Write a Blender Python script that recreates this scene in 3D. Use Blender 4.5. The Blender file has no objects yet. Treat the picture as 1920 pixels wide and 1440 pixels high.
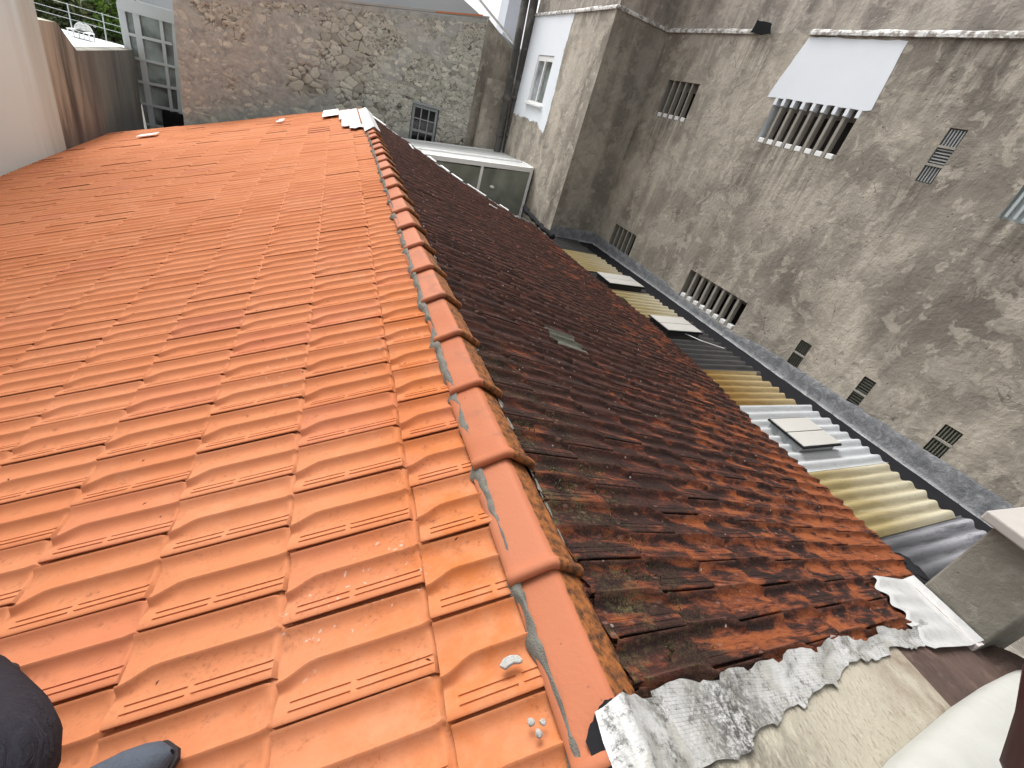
import bpy, bmesh, math, random
import numpy as np
from mathutils import Vector, Matrix
random.seed(7); rng = np.random.default_rng(7)
C = bpy.context.scene.collection
sc = bpy.context.scene

# ------------------------------------------------------------------ camera, sky, sun, exposure
CAM_R = np.array([[0.9205551767, -0.2918343096, 0.2596360959],      # right
                  [0.0494291378, -0.5723146896, -0.8185430083],     # down
                  [0.3874724854, 0.7663475920, -0.5124221319]])     # forward
CAM_C = np.array([0.75382, -0.59966, 1.52288])
CAM_F = 858.96
cam = bpy.data.cameras.new("camera"); camo = bpy.data.objects.new("camera", cam); C.objects.link(camo)
cam.sensor_width = 36; cam.lens = CAM_F / 1920 * 36; cam.clip_start = 0.02; cam.clip_end = 500
M = Matrix.Identity(4)
for i in range(3):
    M[i][0] = CAM_R[0][i]; M[i][1] = -CAM_R[1][i]; M[i][2] = -CAM_R[2][i]; M[i][3] = CAM_C[i]
camo.matrix_world = M
sc.camera = camo

w = bpy.data.worlds.new("World"); sc.world = w; w.use_nodes = True
nt = w.node_tree; bg = nt.nodes["Background"]
sky = nt.nodes.new("ShaderNodeTexSky"); sky.sky_type = 'NISHITA'; sky.sun_disc = False
sky.sun_elevation = math.radians(57); sky.sun_rotation = math.radians(338)
sky.air_density = 1.0; sky.dust_density = 6.0; sky.ozone_density = 1.0
hs = nt.nodes.new("ShaderNodeHueSaturation"); hs.inputs["Saturation"].default_value = 0.10
nt.links.new(sky.outputs[0], hs.inputs["Color"]); nt.links.new(hs.outputs[0], bg.inputs[0])
bg.inputs[1].default_value = 0.15
sun = bpy.data.lights.new("sun", 'SUN'); sun.energy = 0.85; sun.angle = math.radians(40); sun.color = (1, 0.97, 0.93)
suno = bpy.data.objects.new("sun", sun); C.objects.link(suno)
SUN_AZ, SUN_EL = math.radians(338), math.radians(57)
sd = Vector((math.sin(SUN_AZ) * math.cos(SUN_EL), math.cos(SUN_AZ) * math.cos(SUN_EL), math.sin(SUN_EL)))
suno.rotation_euler = (-sd).to_track_quat('-Z', 'Y').to_euler()
sc.view_settings.view_transform = 'Standard'; sc.view_settings.look = 'None'
sc.view_settings.exposure = 1.05; sc.view_settings.gamma = 1
sc.cycles.max_bounces = 6; sc.cycles.transparent_max_bounces = 8

# ------------------------------------------------------------------ helpers
def ray(x, y):
    d = CAM_R.T @ np.array([x - 960, y - 720, CAM_F]); return d / np.linalg.norm(d)
def at(x, y, o, n):                     # a measured photo point on a known plane of the place
    d = ray(x, y); o = np.array(o, float); n = np.array(n, float)
    return CAM_C + d * ((o - CAM_C) @ n) / (d @ n)

WO = np.array([7.06, 0, 0]); WD = np.array([-.0777, 1, 0]); WD /= np.linalg.norm(WD); WN = np.array([WD[1], -WD[0], 0]); UPV = np.array([0, 0, 1.])   # the long grey wall
ORG = {}
def tag(o, label=None, cat=None, group=None, kind=None):
    if label: o['label'] = label
    if cat: o['category'] = cat
    if group: o['group'] = group
    if kind: o['kind'] = kind
    return o
def thing(name, label, cat, loc, group=None, kind=None):
    o = bpy.data.objects.new(name, None); C.objects.link(o); o.location = loc; o.empty_display_size = 0.1
    ORG[o.name] = np.array(loc, float)
    return tag(o, label, cat, group, kind)
def link(name, me, parent=None, loc=None):
    o = bpy.data.objects.new(name, me); C.objects.link(o)
    if parent is not None:
        o.parent = parent; ORG[o.name] = ORG[parent.name]
    else:
        ORG[o.name] = np.zeros(3)
    return o
class MB:
    """collects geometry in world coordinates, builds ONE mesh object"""
    def __init__(s): s.v = []; s.f = []
    def add(s, v, f):
        b = len(s.v); s.v += [tuple(map(float, p)) for p in v]; s.f += [tuple(i + b for i in q) for q in f]
    def box(s, c, ax, ay, az, hx, hy, hz):
        c, ax, ay, az = map(lambda q: np.array(q, float), (c, ax, ay, az))
        v = [c + ax * hx * i + ay * hy * j + az * hz * k for k in (-1, 1) for j in (-1, 1) for i in (-1, 1)]
        s.add(v, [(0, 2, 3, 1), (4, 5, 7, 6), (0, 1, 5, 4), (2, 6, 7, 3), (0, 4, 6, 2), (1, 3, 7, 5)])
    def abox(s, x0, x1, y0, y1, z0, z1):
        s.box(((x0 + x1) / 2, (y0 + y1) / 2, (z0 + z1) / 2), (1, 0, 0), (0, 1, 0), (0, 0, 1), (x1 - x0) / 2, (y1 - y0) / 2, (z1 - z0) / 2)
    def bar(s, p, q, w_, d_, up):       # box from p to q, w_ across, d_ along up
        p, q, up = map(lambda a: np.array(a, float), (p, q, up))
        L = q - p; n = np.linalg.norm(L); L /= n; side = np.cross(L, up); side /= np.linalg.norm(side); up = np.cross(side, L)
        s.box((p + q) / 2, L, side, up, n / 2, w_ / 2, d_ / 2)
    def prism(s, poly, vec):
        n = len(poly); poly = [np.array(p, float) for p in poly]; vec = np.array(vec, float)
        s.add(poly + [p + vec for p in poly], [tuple(range(n))[::-1], tuple(range(n, 2 * n))] + [(i, (i + 1) % n, (i + 1) % n + n, i + n) for i in range(n)])
    def tube(s, pts, r, seg=12, caps=True):
        pts = [np.array(p, float) for p in pts]; n = len(pts); b = []
        rr = r if hasattr(r, '__len__') else [r] * n
        for i, p in enumerate(pts):
            t = pts[min(i + 1, n - 1)] - pts[max(i - 1, 0)]; t /= np.linalg.norm(t)
            a = np.cross(t, (0.3, 0.9, 0.2)); a /= np.linalg.norm(a); c = np.cross(t, a)
            for k in range(seg):
                g = 2 * math.pi * k / seg; b.append(p + rr[i] * (a * math.cos(g) + c * math.sin(g)))
        f = [(i * seg + k, i * seg + (k + 1) % seg, (i + 1) * seg + (k + 1) % seg, (i + 1) * seg + k) for i in range(n - 1) for k in range(seg)]
        if caps: f += [tuple(range(seg))[::-1], tuple((n - 1) * seg + k for k in range(seg))]
        s.add(b, f)
    def grid(s, P):                     # P: (n,m,3)
        n, m = P.shape[:2]
        s.add(P.reshape(-1, 3), [(i * m + j, i * m + j + 1, (i + 1) * m + j + 1, (i + 1) * m + j) for i in range(n - 1) for j in range(m - 1)])
    def build(s, name, mat, parent=None, label=None, smooth=False, bevel=0, fix=True):
        me = bpy.data.meshes.new(name); o = link(name, me, parent)
        org = ORG[o.name]
        me.from_pydata([tuple(np.array(p) - org) for p in s.v], [], s.f)
        if fix:
            bm = bmesh.new(); bm.from_mesh(me); bmesh.ops.recalc_face_normals(bm, faces=bm.faces); bm.to_mesh(me); bm.free()
        me.materials.append(mat); me.update()
        if smooth: me.polygons.foreach_set('use_smooth', [True] * len(me.polygons))
        if bevel:
            b = o.modifiers.new('bevel', 'BEVEL'); b.width = bevel; b.segments = 2; b.limit_method = 'ANGLE'
        if label: o['label'] = label
        return o
def np_mesh(name, V, F, mat, parent=None, label=None, smooth=True, attrs=None):
    org = ORG[parent.name] if parent is not None else np.zeros(3)
    me = bpy.data.meshes.new(name)
    V = np.asarray(V, float) - org; F = np.asarray(F, int); k = F.shape[1]
    me.vertices.add(len(V)); me.vertices.foreach_set('co', V.ravel())
    me.loops.add(F.size); me.loops.foreach_set('vertex_index', F.ravel())
    me.polygons.add(len(F)); me.polygons.foreach_set('loop_start', np.arange(len(F)) * k); me.polygons.foreach_set('loop_total', np.full(len(F), k))
    me.update(calc_edges=True)
    for an, arr in (attrs or {}).items():
        a = me.attributes.new(an, 'FLOAT_COLOR', 'POINT'); a.data.foreach_set('color', np.asarray(arr, float).ravel())
    if smooth: me.polygons.foreach_set('use_smooth', np.ones(len(F), bool))
    me.materials.append(mat); me.validate()
    o = link(name, me, parent)
    if label: o['label'] = label
    return o

# value noise in numpy (for geometry)
_perm = rng.random((64, 64, 64))
def vnoise(P):
    P = np.asarray(P, float); i = np.floor(P).astype(int); f = P - i; f = f * f * (3 - 2 * f); r = 0
    for a in (0, 1):
        for b in (0, 1):
            for c in (0, 1):
                wgt = (f[..., 0] if a else 1 - f[..., 0]) * (f[..., 1] if b else 1 - f[..., 1]) * (f[..., 2] if c else 1 - f[..., 2])
                r = r + wgt * _perm[(i[..., 0] + a) % 64, (i[..., 1] + b) % 64, (i[..., 2] + c) % 64]
    return r
def fbm(P, o=4):
    P = np.asarray(P, float); r = 0; a = 0.5
    for k in range(o): r = r + a * vnoise(P * 2 ** k + 11.3 * k); a /= 2
    return r / (1 - 0.5 ** o)
def smooth01(x): x = np.clip(x, 0, 1); return x * x * (3 - 2 * x)

# ------------------------------------------------------------------ material helper
class Mt:
    def __init__(s, name, rough=0.85, spec=0.3):
        s.m = bpy.data.materials.new(name); s.m.use_nodes = True; s.t = s.m.node_tree
        s.b = s.t.nodes["Principled BSDF"]; s.b.inputs["Roughness"].default_value = rough
        s.b.inputs["Specular IOR Level"].default_value = spec
        g = s.t.nodes.new("ShaderNodeNewGeometry"); s.pos = g.outputs["Position"]; s.nrm = g.outputs["Normal"]
    def n(s, ty, **kw):
        nd = s.t.nodes.new(ty)
        for k, v in kw.items(): setattr(nd, k, v)
        return nd
    def lk(s, a, b): s.t.links.new(a, b)
    def inp(s, sock, v):
        if hasattr(v, 'is_linked') or isinstance(v, bpy.types.NodeSocket): s.lk(v, sock)
        else: sock.default_value = v
    def map(s, scale=(1, 1, 1), rot=(0, 0, 0), loc=(0, 0, 0), src=None):
        m = s.n("ShaderNodeMapping"); s.lk(src or s.pos, m.inputs[0])
        m.inputs["Scale"].default_value = scale; m.inputs["Rotation"].default_value = rot; m.inputs["Location"].default_value = loc
        return m.outputs[0]
    def noise(s, scale, detail=4, rough=0.55, dist=0, vec=None):
        n = s.n("ShaderNodeTexNoise"); s.lk(vec or s.pos, n.inputs["Vector"])
        n.inputs["Scale"].default_value = scale; n.inputs["Detail"].default_value = detail
        n.inputs["Roughness"].default_value = rough; n.inputs["Distortion"].default_value = dist
        return n.outputs["Fac"]
    def vor(s, scale, feature='F1', vec=None, out="Distance", rand=1):
        n = s.n("ShaderNodeTexVoronoi", feature=feature); s.lk(vec or s.pos, n.inputs["Vector"]); n.inputs["Scale"].default_value = scale
        n.inputs["Randomness"].default_value = rand
        return n.outputs[out]
    def ramp(s, fac, stops, mode='LINEAR'):
        r = s.n("ShaderNodeValToRGB"); s.lk(fac, r.inputs[0]); e = r.color_ramp.elements; r.color_ramp.interpolation = mode
        while len(e) < len(stops): e.new(0.5)
        for q, (p, c) in zip(e, stops):
            q.position = p; q.color = (c, c, c, 1) if isinstance(c, (int, float)) else (*c, 1)
        return r.outputs[0]
    def mix(s, fac, a, b, mode='MIX'):
        m = s.n("ShaderNodeMix", data_type='RGBA', blend_type=mode)
        s.inp(m.inputs[0], fac)
        for k, v in ((6, a), (7, b)):
            if isinstance(v, tuple): v = (*v, 1) if len(v) == 3 else v
            s.inp(m.inputs[k], v)
        return m.outputs[2]
    def math(s, op, a, b=0.0, c=0.0, clamp=False):
        m = s.n("ShaderNodeMath", operation=op, use_clamp=clamp); s.inp(m.inputs[0], a); s.inp(m.inputs[1], b); s.inp(m.inputs[2], c)
        return m.outputs[0]
    def sep(s, v):
        m = s.n("ShaderNodeSeparateXYZ"); s.lk(v, m.inputs[0]); return m.outputs
    def noisecol(s, scale, vec):
        n = s.n("ShaderNodeTexNoise"); s.lk(vec, n.inputs["Vector"]); n.inputs["Scale"].default_value = scale; n.inputs["Detail"].default_value = 5
        return n.outputs["Color"]
    def mixvec(s, v, c, k):
        wv = s.n("ShaderNodeVectorMath", operation='MULTIPLY_ADD'); s.lk(c, wv.inputs[0]); wv.inputs[1].default_value = (k, k, k); s.lk(v, wv.inputs[2]); return wv.outputs[0]
    def attr(s, name):
        a = s.n("ShaderNodeAttribute", attribute_name=name); return a.outputs["Color"]
    def rng(s, v, a, b, c=0.0, d=1.0):
        m = s.n("ShaderNodeMapRange"); s.inp(m.inputs[0], v)
        for i, q in enumerate((a, b, c, d)): m.inputs[i + 1].default_value = q
        return m.outputs[0]
    def col(s, v):
        if isinstance(v, tuple): s.b.inputs["Base Color"].default_value = (*v, 1)
        else: s.lk(v, s.b.inputs["Base Color"])
        return s
    def bump(s, h, strength=0.5, dist=0.01):
        b = s.n("ShaderNodeBump"); b.inputs["Strength"].default_value = strength; b.inputs["Distance"].default_value = dist
        s.lk(h, b.inputs["Height"]); s.lk(b.outputs[0], s.b.inputs["Normal"]); return s

def plain(name, c, rough=0.7, spec=0.3, var=0.15, scale=8, bump=0.15):
    m = Mt(name, rough, spec); n = m.noise(scale, 5)
    m.col(m.mix(n, tuple(x * (1 - var) for x in c), tuple(min(1, x * (1 + var)) for x in c)))
    if bump: m.bump(m.noise(scale * 8, 4), bump, 0.004)
    return m.m

# --- clay tiles, new
def m_orange():
    m = Mt("orange_clay", 0.9, 0.12); a = m.sep(m.attr("tile")); xyz = m.sep(m.pos)
    base = m.ramp(a[0], [(0, (.40, .138, .060)), (.25, (.428, .152, .067)), (.6, (.442, .163, .075)), (.94, (.445, .167, .079)), (.975, (.42, .145, .073)), (1, (.385, .128, .07))])
    big = m.noise(5, 5, .6); base = m.mix(m.rng(big, .35, .7), base, m.mix(.5, base, (.465, .180, .086)))
    # more deeply coloured, weathered band next to the ridge
    wear = m.math('MULTIPLY', m.rng(xyz[0], .78, 1.15), m.rng(xyz[1], 4.5, -.5))
    base = m.mix(m.math('MULTIPLY', wear, m.rng(m.noise(6, 4), .3, .6)), base, (.42, .125, .034))
    d1 = m.rng(m.noise(38, 6, .72), .54, .67); d2 = m.rng(m.noise(3.1, 3), .40, .60)
    # soot and lichen dust lying in the troughs
    dirt = m.math('MULTIPLY', m.math('MULTIPLY', d1, d2), m.rng(a[1], .45, .05))
    base = m.mix(m.math('MULTIPLY', dirt, .75), base, (.12, .05, .03))
    near = m.math('MULTIPLY', m.rng(xyz[0], .0, 1.0), m.rng(xyz[1], 1.6, .2))
    base = m.mix(m.math('MULTIPLY', m.math('MULTIPLY', near, .6), m.math('MULTIPLY', m.rng(m.noise(90, 5, .7), .54, .64), m.rng(m.noise(9, 3), .45, .62))), base, (.10, .045, .03))
    dust = m.math('MULTIPLY', m.rng(m.noise(1.3, 5, .6, .4), .46, .66), m.rng(m.noise(16, 6, .7), .40, .62))
    base = m.mix(m.math('MULTIPLY', dust, .42), base, (.50, .235, .135))
    gr = m.math('MULTIPLY', m.rng(a[1], .32, .0), m.rng(m.noise(7, 6, .7), .44, .62))
    base = m.mix(m.math('MULTIPLY', gr, .32), base, (.26, .095, .045))
    sp = m.rng(m.vor(9), .05, .03); spm = m.rng(m.noise(1.7, 2), .56, .62)
    base = m.mix(m.math('MULTIPLY', sp, spm), base, (.10, .05, .035))
    lich = m.math('MULTIPLY', m.rng(m.vor(34, vec=m.mixvec(m.pos, m.noisecol(70.0, m.pos), .035)), .20, .08), m.math('MULTIPLY', m.rng(m.noise(2.3, 2, .5), .62, .66), m.rng(xyz[0], .1, .7)))
    base = m.mix(m.math('MULTIPLY', lich, .7), base, (.50, .42, .36))
    m.col(base); m.bump(m.noise(140, 4, .7), .25, .002); return m.m
# --- clay tiles, old and blackened
def m_dark():
    m = Mt("blackened_clay", 0.9, 0.2); a = m.sep(m.attr("tile")); xyz = m.sep(m.pos)
    st = m.map((5, 22, 5)); st2 = m.map((14, 60, 14))
    n1 = m.noise(1, 5, .65, .4, st); n2 = m.noise(1.3, 4, .6); n3 = m.noise(1, 5, .7, 0, st2)
    blk = m.ramp(n1, [(.30, (.008, .006, .005)), (.5, (.028, .0125, .010)), (.62, (.060, .021, .0145)), (.8, (.090, .033, .022))])
    # bare clay shows near the low near corner, by tile and in patches
    zone = m.math('ADD', m.rng(xyz[1], 2.5, -.2, -.14, .53), m.rng(xyz[0], 1.7, 4.4, -.22, .42))
    f = m.math('ADD', m.math('ADD', zone, m.math('MULTIPLY', m.math('SUBTRACT', a[0], .5), .28)), m.math('MULTIPLY', m.math('SUBTRACT', n1, .5), 2.6))
    f = m.math('ADD', f, m.math('MULTIPLY', m.math('SUBTRACT', n2, .5), 1.0)); f = m.math('ADD', f, m.math('MULTIPLY', m.math('SUBTRACT', m.noise(1, 6, .7, .3, m.map((4, 9, 4), loc=(3, 1, 2))), .5), 1.6))
    base = m.mix(m.rng(f, .42, .80), blk, m.mix(m.rng(n3, .35, .65), (.25, .064, .018), (.43, .135, .034)))
    base = m.mix(m.math('MULTIPLY', m.rng(f, .30, .5), .5), base, (.13, .035, .018))
    # raised ribs coloured paler for contrast, broken up by noise
    base = m.mix(m.math('MULTIPLY', m.rng(a[1], .60, 1.15), m.rng(n3, .40, .60, .05, .65)), base, (.15, .068, .05))
    fl = m.math('MULTIPLY', m.rng(m.vor(1, vec=m.map((14, 34, 14))), .22, .12), m.rng(m.noise(4, 3), .46, .56))
    base = m.mix(m.math('MULTIPLY', fl, .7), base, (.22, .12, .09))
    fl2 = m.math('MULTIPLY', m.rng(m.vor(13), .085, .05), m.rng(m.noise(3, 3), .46, .54))
    base = m.mix(fl2, base, (.45, .36, .31))
    base = m.mix(m.math('MULTIPLY', m.rng(a[2], 1.5, 2), .85), base, m.mix(n3, (.06, .065, .05), (.17, .18, .145)))
    # moss next to the ridge
    mo = m.math('MULTIPLY', m.math('MULTIPLY', m.rng(m.noise(75, 6, .75), .44, .58), m.rng(xyz[0], 2.0, 1.5)), m.math('MULTIPLY', m.rng(m.noise(9, 5, .7), .48, .62), m.rng(xyz[1], 1.6, .2)))
    base = m.mix(m.math('MULTIPLY', mo, .8), base, m.mix(m.noise(60, 3), (.05, .055, .018), (.16, .14, .06)))
    gr = m.noise(150, 5, .8)
    base = m.mix(m.math('MULTIPLY', m.rng(gr, .53, .63), m.rng(n2, .35, .65, .10, .50)), base, (.15, .06, .038))
    base = m.mix(m.math('MULTIPLY', m.rng(gr, .47, .38), .5), base, (.010, .007, .006))
    m.col(base); m.bump(m.math('ADD', m.noise(70, 6, .75), m.math('MULTIPLY', n3, .8)), 1.0, .008); return m.m
def m_ridge():
    m = Mt("ridge_clay", 0.72, 0.3); xyz = m.sep(m.pos); rr = m.attr("tile")
    a = m.sep(rr)
    base = m.mix(m.rng(m.noise(4, 4), .35, .65), (.325, .096, .040), (.365, .122, .056))
    base = m.mix(a[0], base, (.37, .130, .066))
    base = m.mix(m.math('MULTIPLY', m.rng(m.noise(7, 5, .65), .55, .68), .45), base, (.20, .085, .055))
    n = m.noise(34, 7, .76)
    edge = m.math('ADD', m.rng(xyz[0], 1.350, 1.372), m.math('MULTIPLY', m.math('SUBTRACT', m.noise(14, 4), .5), .8))
    east = m.rng(edge, .45, .75)
    lich = m.ramp(n, [(.36, (.028, .014, .009)), (.45, (.11, .042, .015)), (.56, (.25, .085, .022)), (.68, (.33, .12, .03)), (.78, (.30, .14, .055))])
    base = m.mix(east, base, lich)
    sp = m.math('MULTIPLY', m.rng(m.vor(22), .10, .06), m.rng(m.noise(8, 3), .56, .6))
    base = m.mix(sp, base, (.08, .04, .03))
    m.col(base); m.bump(m.math('ADD', m.noise(80, 5), m.math('MULTIPLY', m.math('MULTIPLY', n, east), 2.5)), .3, .004); return m.m
def m_foil(dirty=.5):
    m = Mt("foil_tape", 0.42, 0.5)
    m.b.inputs["Metallic"].default_value = .25
    br = m.n("ShaderNodeTexBrick"); m.lk(m.mixvec(m.pos, m.noisecol(3.0, m.pos), .03), br.inputs["Vector"]); br.inputs["Scale"].default_value = 30
    br.inputs["Mortar Size"].default_value = .03; br.inputs["Brick Width"].default_value = .45; br.inputs["Row Height"].default_value = .24
    n = m.noise(7, 6, .7); n2 = m.noise(40, 5, .7)
    base = m.mix(m.noise(12, 4), (.44, .44, .435), (.63, .63, .63))
    base = m.mix(m.math('MULTIPLY', m.math('MULTIPLY', br.outputs["Fac"], m.rng(n, .47, .66)), dirty * .55), base, (.10, .095, .085))
    base = m.mix(m.math('MULTIPLY', m.math('MULTIPLY', m.rng(m.noise(3.2, 5, .7), .52, .66), m.rng(n2, .40, .56)), min(1, dirty * 1.2)), base, (.06, .055, .045))
    base = m.mix(m.math('MULTIPLY', m.rng(m.noise(5.5, 5, .7), .42, .60), .6 * dirty), base, (.27, .26, .215))
    base = m.mix(m.math('MULTIPLY', m.math('MULTIPLY', m.rng(m.noise(14, 6, .75), .50, .60), m.rng(m.noise(70, 5, .75), .45, .58)), .8 * dirty), base, (.05, .046, .04))
    dd = m.n("ShaderNodeVectorMath", operation='DISTANCE'); m.lk(m.pos, dd.inputs[0]); dd.inputs[1].default_value = (1.76, -.40, .40)
    soot = m.math('MULTIPLY', m.rng(m.math('ADD', dd.outputs["Value"], m.math('MULTIPLY', m.noise(8, 5, .7), .18)), .32, .14), m.rng(m.noise(60, 6, .75), .40, .55))
    base = m.mix(m.math('MULTIPLY', soot, .9 * dirty), base, (.035, .032, .027))
    m.col(base); m.bump(m.math('ADD', m.math('MULTIPLY', br.outputs["Fac"], -.5), m.math('ADD', m.noise(30, 5, .7), m.noise(9, 4))), .6, .006); return m.m
def m_concrete(name, light, darkc, tint, seed=0., streak=1.0, spots=True, runs=()):
    m = Mt(name, .93, .15); p = m.map((1, 1, 1), (0, 0, 0), (seed, seed * 2, seed)); xyz = m.sep(m.pos)
    cw = m.n("ShaderNodeTexNoise"); m.lk(p, cw.inputs["Vector"]); cw.inputs["Scale"].default_value = 2.3; cw.inputs["Detail"].default_value = 4
    wv = m.n("ShaderNodeVectorMath", operation='MULTIPLY_ADD'); m.lk(cw.outputs["Color"], wv.inputs[0]); wv.inputs[1].default_value = (.5, .5, .5); m.lk(p, wv.inputs[2]); wp_ = wv.outputs[0]
    big = m.noise(.62, 6, .55, .35, p); st = m.noise(1, 6, .6, .2, m.map((2.6, 2.6, .30), (0, 0, 0), (seed, 0, 0)))
    mid = m.noise(3.0, 7, .62, .15, wp_); fine = m.noise(15, 7, .72, 0, p)
    f = m.math('ADD', m.math('MULTIPLY', big, .52), m.math('ADD', m.math('MULTIPLY_ADD', st, .36 * streak, .18 * (1 - streak)), m.math('MULTIPLY', mid, .12)))
    base = m.ramp(f, [(.39, tuple(c * 1.0 for c in darkc)), (.50, tuple((a + b) / 2 for a, b in zip(light, darkc))), (.575, tuple(min(1, c * 1.08) for c in light))])
    # thin skim coats with edges, and places where they have come away
    base = m.mix(m.rng(m.noise(1.5, 6, .6, .1, wp_), .525, .56, 0, .55), base, tint)
    base = m.mix(m.rng(m.noise(2.4, 7, .66, 0, wp_), .55, .59, 0, .30), base, tuple(c * .78 for c in darkc))
    base = m.mix(m.rng(m.noise(4.6, 6, .6, 0, wp_), .56, .60, 0, .45), base, tuple(min(1, c * 1.22) for c in light))
    base = m.mix(m.rng(fine, .46, .66, 0, .22), base, tuple(c * .60 for c in darkc))
    pit = m.math('MULTIPLY', m.rng(m.vor(13, vec=p), .15, .07), m.rng(m.noise(5, 4, .6, 0, p), .50, .57))
    base = m.mix(m.math('MULTIPLY', pit, .7 if spots else .15), base, tuple(c * .35 for c in darkc))
    h = m.math('ADD', m.math('MULTIPLY', mid, 1.6), m.math('ADD', m.math('MULTIPLY', fine, .8), m.math('MULTIPLY', pit, -.25)))
    if spots:
        sp = m.math('MULTIPLY', m.rng(m.vor(10, vec=wp_), .10, .06), m.rng(m.noise(2.6, 4, .6, 0, p), .52, .58))
        base = m.mix(m.math('MULTIPLY', sp, .85), base, (.62, .59, .55))
        cr = m.math('MULTIPLY', m.rng(m.vor(1.4, 'DISTANCE_TO_EDGE', vec=m.mixvec(p, m.noisecol(5.0, p), .35)), .009, .002), m.rng(m.noise(1.6, 3, .5, 0, p), .54, .60))
        base = m.mix(m.math('MULTIPLY', cr, .6), base, tuple(c * .3 for c in darkc))
    if runs:
        sx = m.math('SUBTRACT', m.math('ADD', m.math('MULTIPLY', xyz[0], float(WD[0])), m.math('MULTIPLY', xyz[1], float(WD[1]))), float(WO @ WD))
        sn = m.math('ADD', sx, m.math('MULTIPLY', m.math('SUBTRACT', m.noise(2.2, 3, .5, 0, p), .5), .22)); tot = None
        for (r0, r1, rz, rl) in runs:
            k = m.math('MULTIPLY', m.math('MULTIPLY', m.rng(sn, r0 - .03, r0 + .05), m.rng(sn, r1 + .03, r1 - .05)), m.math('MULTIPLY', m.rng(xyz[2], rz - rl, rz), m.rng(xyz[2], rz + .01, rz)))
            tot = k if tot is None else m.math('MAXIMUM', tot, k)
        fine_st = m.rng(m.noise(1, 5, .65, .2, m.map((15, 15, .7))), .44, .60)
        base = m.mix(m.math('MULTIPLY', m.math('MULTIPLY', tot, fine_st), .62), base, tuple(c * .42 for c in darkc))
    m.col(base); m.bump(h, .6, .03); return m.m

MAT = {}
MAT['orange'] = m_orange(); MAT['dark'] = m_dark(); MAT['ridge'] = m_ridge()
MAT['foil'] = m_foil(1.0); MAT['foil_clean'] = m_foil(.15)
MAT['conc'] = m_concrete("weathered_render", (.465, .418, .352), (.195, .173, .146), (.435, .392, .332), runs=((7.41, 8.27, 1.95, .9), (4.39, 5.72, 1.93, 1.1), (3.17, 3.35, 1.92, .9), (3.2, 3.42, -.53, .25), (2.3, 2.5, -.55, .25), (1.36, 1.58, -.48, .25), (6.2, 6.75, 3.2, 1.0), (.4, 3.9, 3.25, .9), (2.0, 2.45, 1.8, 1.0)))
MAT['conc_dark'] = m_concrete("dark_weathered_render", (.36, .33, .28), (.155, .14, .12), (.38, .35, .305), 3.3)
MAT['conc_bar'] = plain("concrete_bar", (.30, .28, .245), .9, .2, .25, 12)
MAT['white'] = plain("white_paint", (.765, .80, .845), .85, .2, .045, 2.2, .25)
MAT['frame_w'] = plain("white_frame", (.80, .80, .79), .4, .5, .04, 6, 0)
MAT['black'] = plain("bitumen", (.012, .012, .014), .9, .15, .4, 6, .4)
MAT['void'] = plain("dark_interior", (.018, .016, .014), .9, .1, .3, 3, 0)
def m_membrane():
    m = Mt("grey_membrane", .75, .3); n = m.noise(9, 6, .7, .6); n2 = m.noise(30, 5, .7); xyz = m.sep(m.pos)
    base = m.ramp(n, [(.3, (.11, .115, .125)), (.5, (.19, .195, .205)), (.7, (.33, .335, .345))])
    base = m.mix(m.math('MULTIPLY', m.rng(xyz[2], -.70, -.735), m.rng(n2, .35, .55)), base, (.42, .42, .42))
    base = m.mix(m.rng(n2, .55, .7, 0, .5), base, (.08, .08, .085))
    m.col(base); m.bump(m.math('ADD', n, n2), .8, .012); return m.m
MAT['memb'] = m_membrane()
def m_sheet(name, a, b, moss, mossamt, dirt):
    m = Mt(name, .8, .25); xyz = m.sep(m.pos); st = m.map((2.2, 16, 16), (0, 0, math.radians(4.4)))
    n = m.noise(1, 5, .65, .3, st); n2 = m.noise(22, 5, .7); e = m.rng(xyz[0], 6.3, 5.1)
    base = m.mix(m.rng(n, .35, .65), a, b)
    base = m.mix(m.math('MULTIPLY', m.rng(m.math('ADD', m.math('MULTIPLY', e, .55), m.math('MULTIPLY', n, .8)), .46, .86), mossamt), base, moss)
    sx = m.math('ADD', m.math('MULTIPLY', xyz[0], float(WD[0])), m.math('MULTIPLY', xyz[1], float(WD[1])))
    tr = m.math('SINE', m.math('ADD', m.math('MULTIPLY', m.math('SUBTRACT', sx, float(WO @ WD)), 2 * math.pi / .131), math.pi * .5))
    base = m.mix(m.math('MULTIPLY', m.math('MULTIPLY', m.rng(tr, .1, -1), m.rng(n, .30, .62)), min(1, dirt * 1.7)), base, tuple(c * .38 for c in moss))
    base = m.mix(m.math('MULTIPLY', m.rng(n2, .55, .7), dirt), base, tuple(c * .35 for c in a))
    base = m.mix(m.math('MULTIPLY', m.rng(m.vor(11), .07, .04), m.rng(m.noise(4, 2), .55, .6)), base, (.05, .035, .025))
    m.col(base); m.bump(m.math('ADD', n, n2), .3, .006); return m.m
MAT['sheet_y'] = m_sheet("yellow_fibre_sheet", (.33, .295, .20), (.47, .435, .335), (.19, .135, .035), .8, .35)
MAT['sheet_o'] = m_sheet("ochre_fibre_sheet", (.25, .18, .075), (.40, .335, .205), (.17, .09, .015), .9, .4)
MAT['sheet_k'] = m_sheet("blackened_fibre_sheet", (.03, .029, .028), (.085, .08, .078), (.02, .019, .018), .7, .3)
MAT['sheet_w'] = m_sheet("white_coated_sheet", (.34, .355, .37), (.48, .49, .50), (.33, .34, .335), .6, .3)
MAT['sheet_g'] = m_sheet("silver_coated_sheet", (.11, .11, .12), (.34, .34, .365), (.04, .04, .045), .8, .5)
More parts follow.
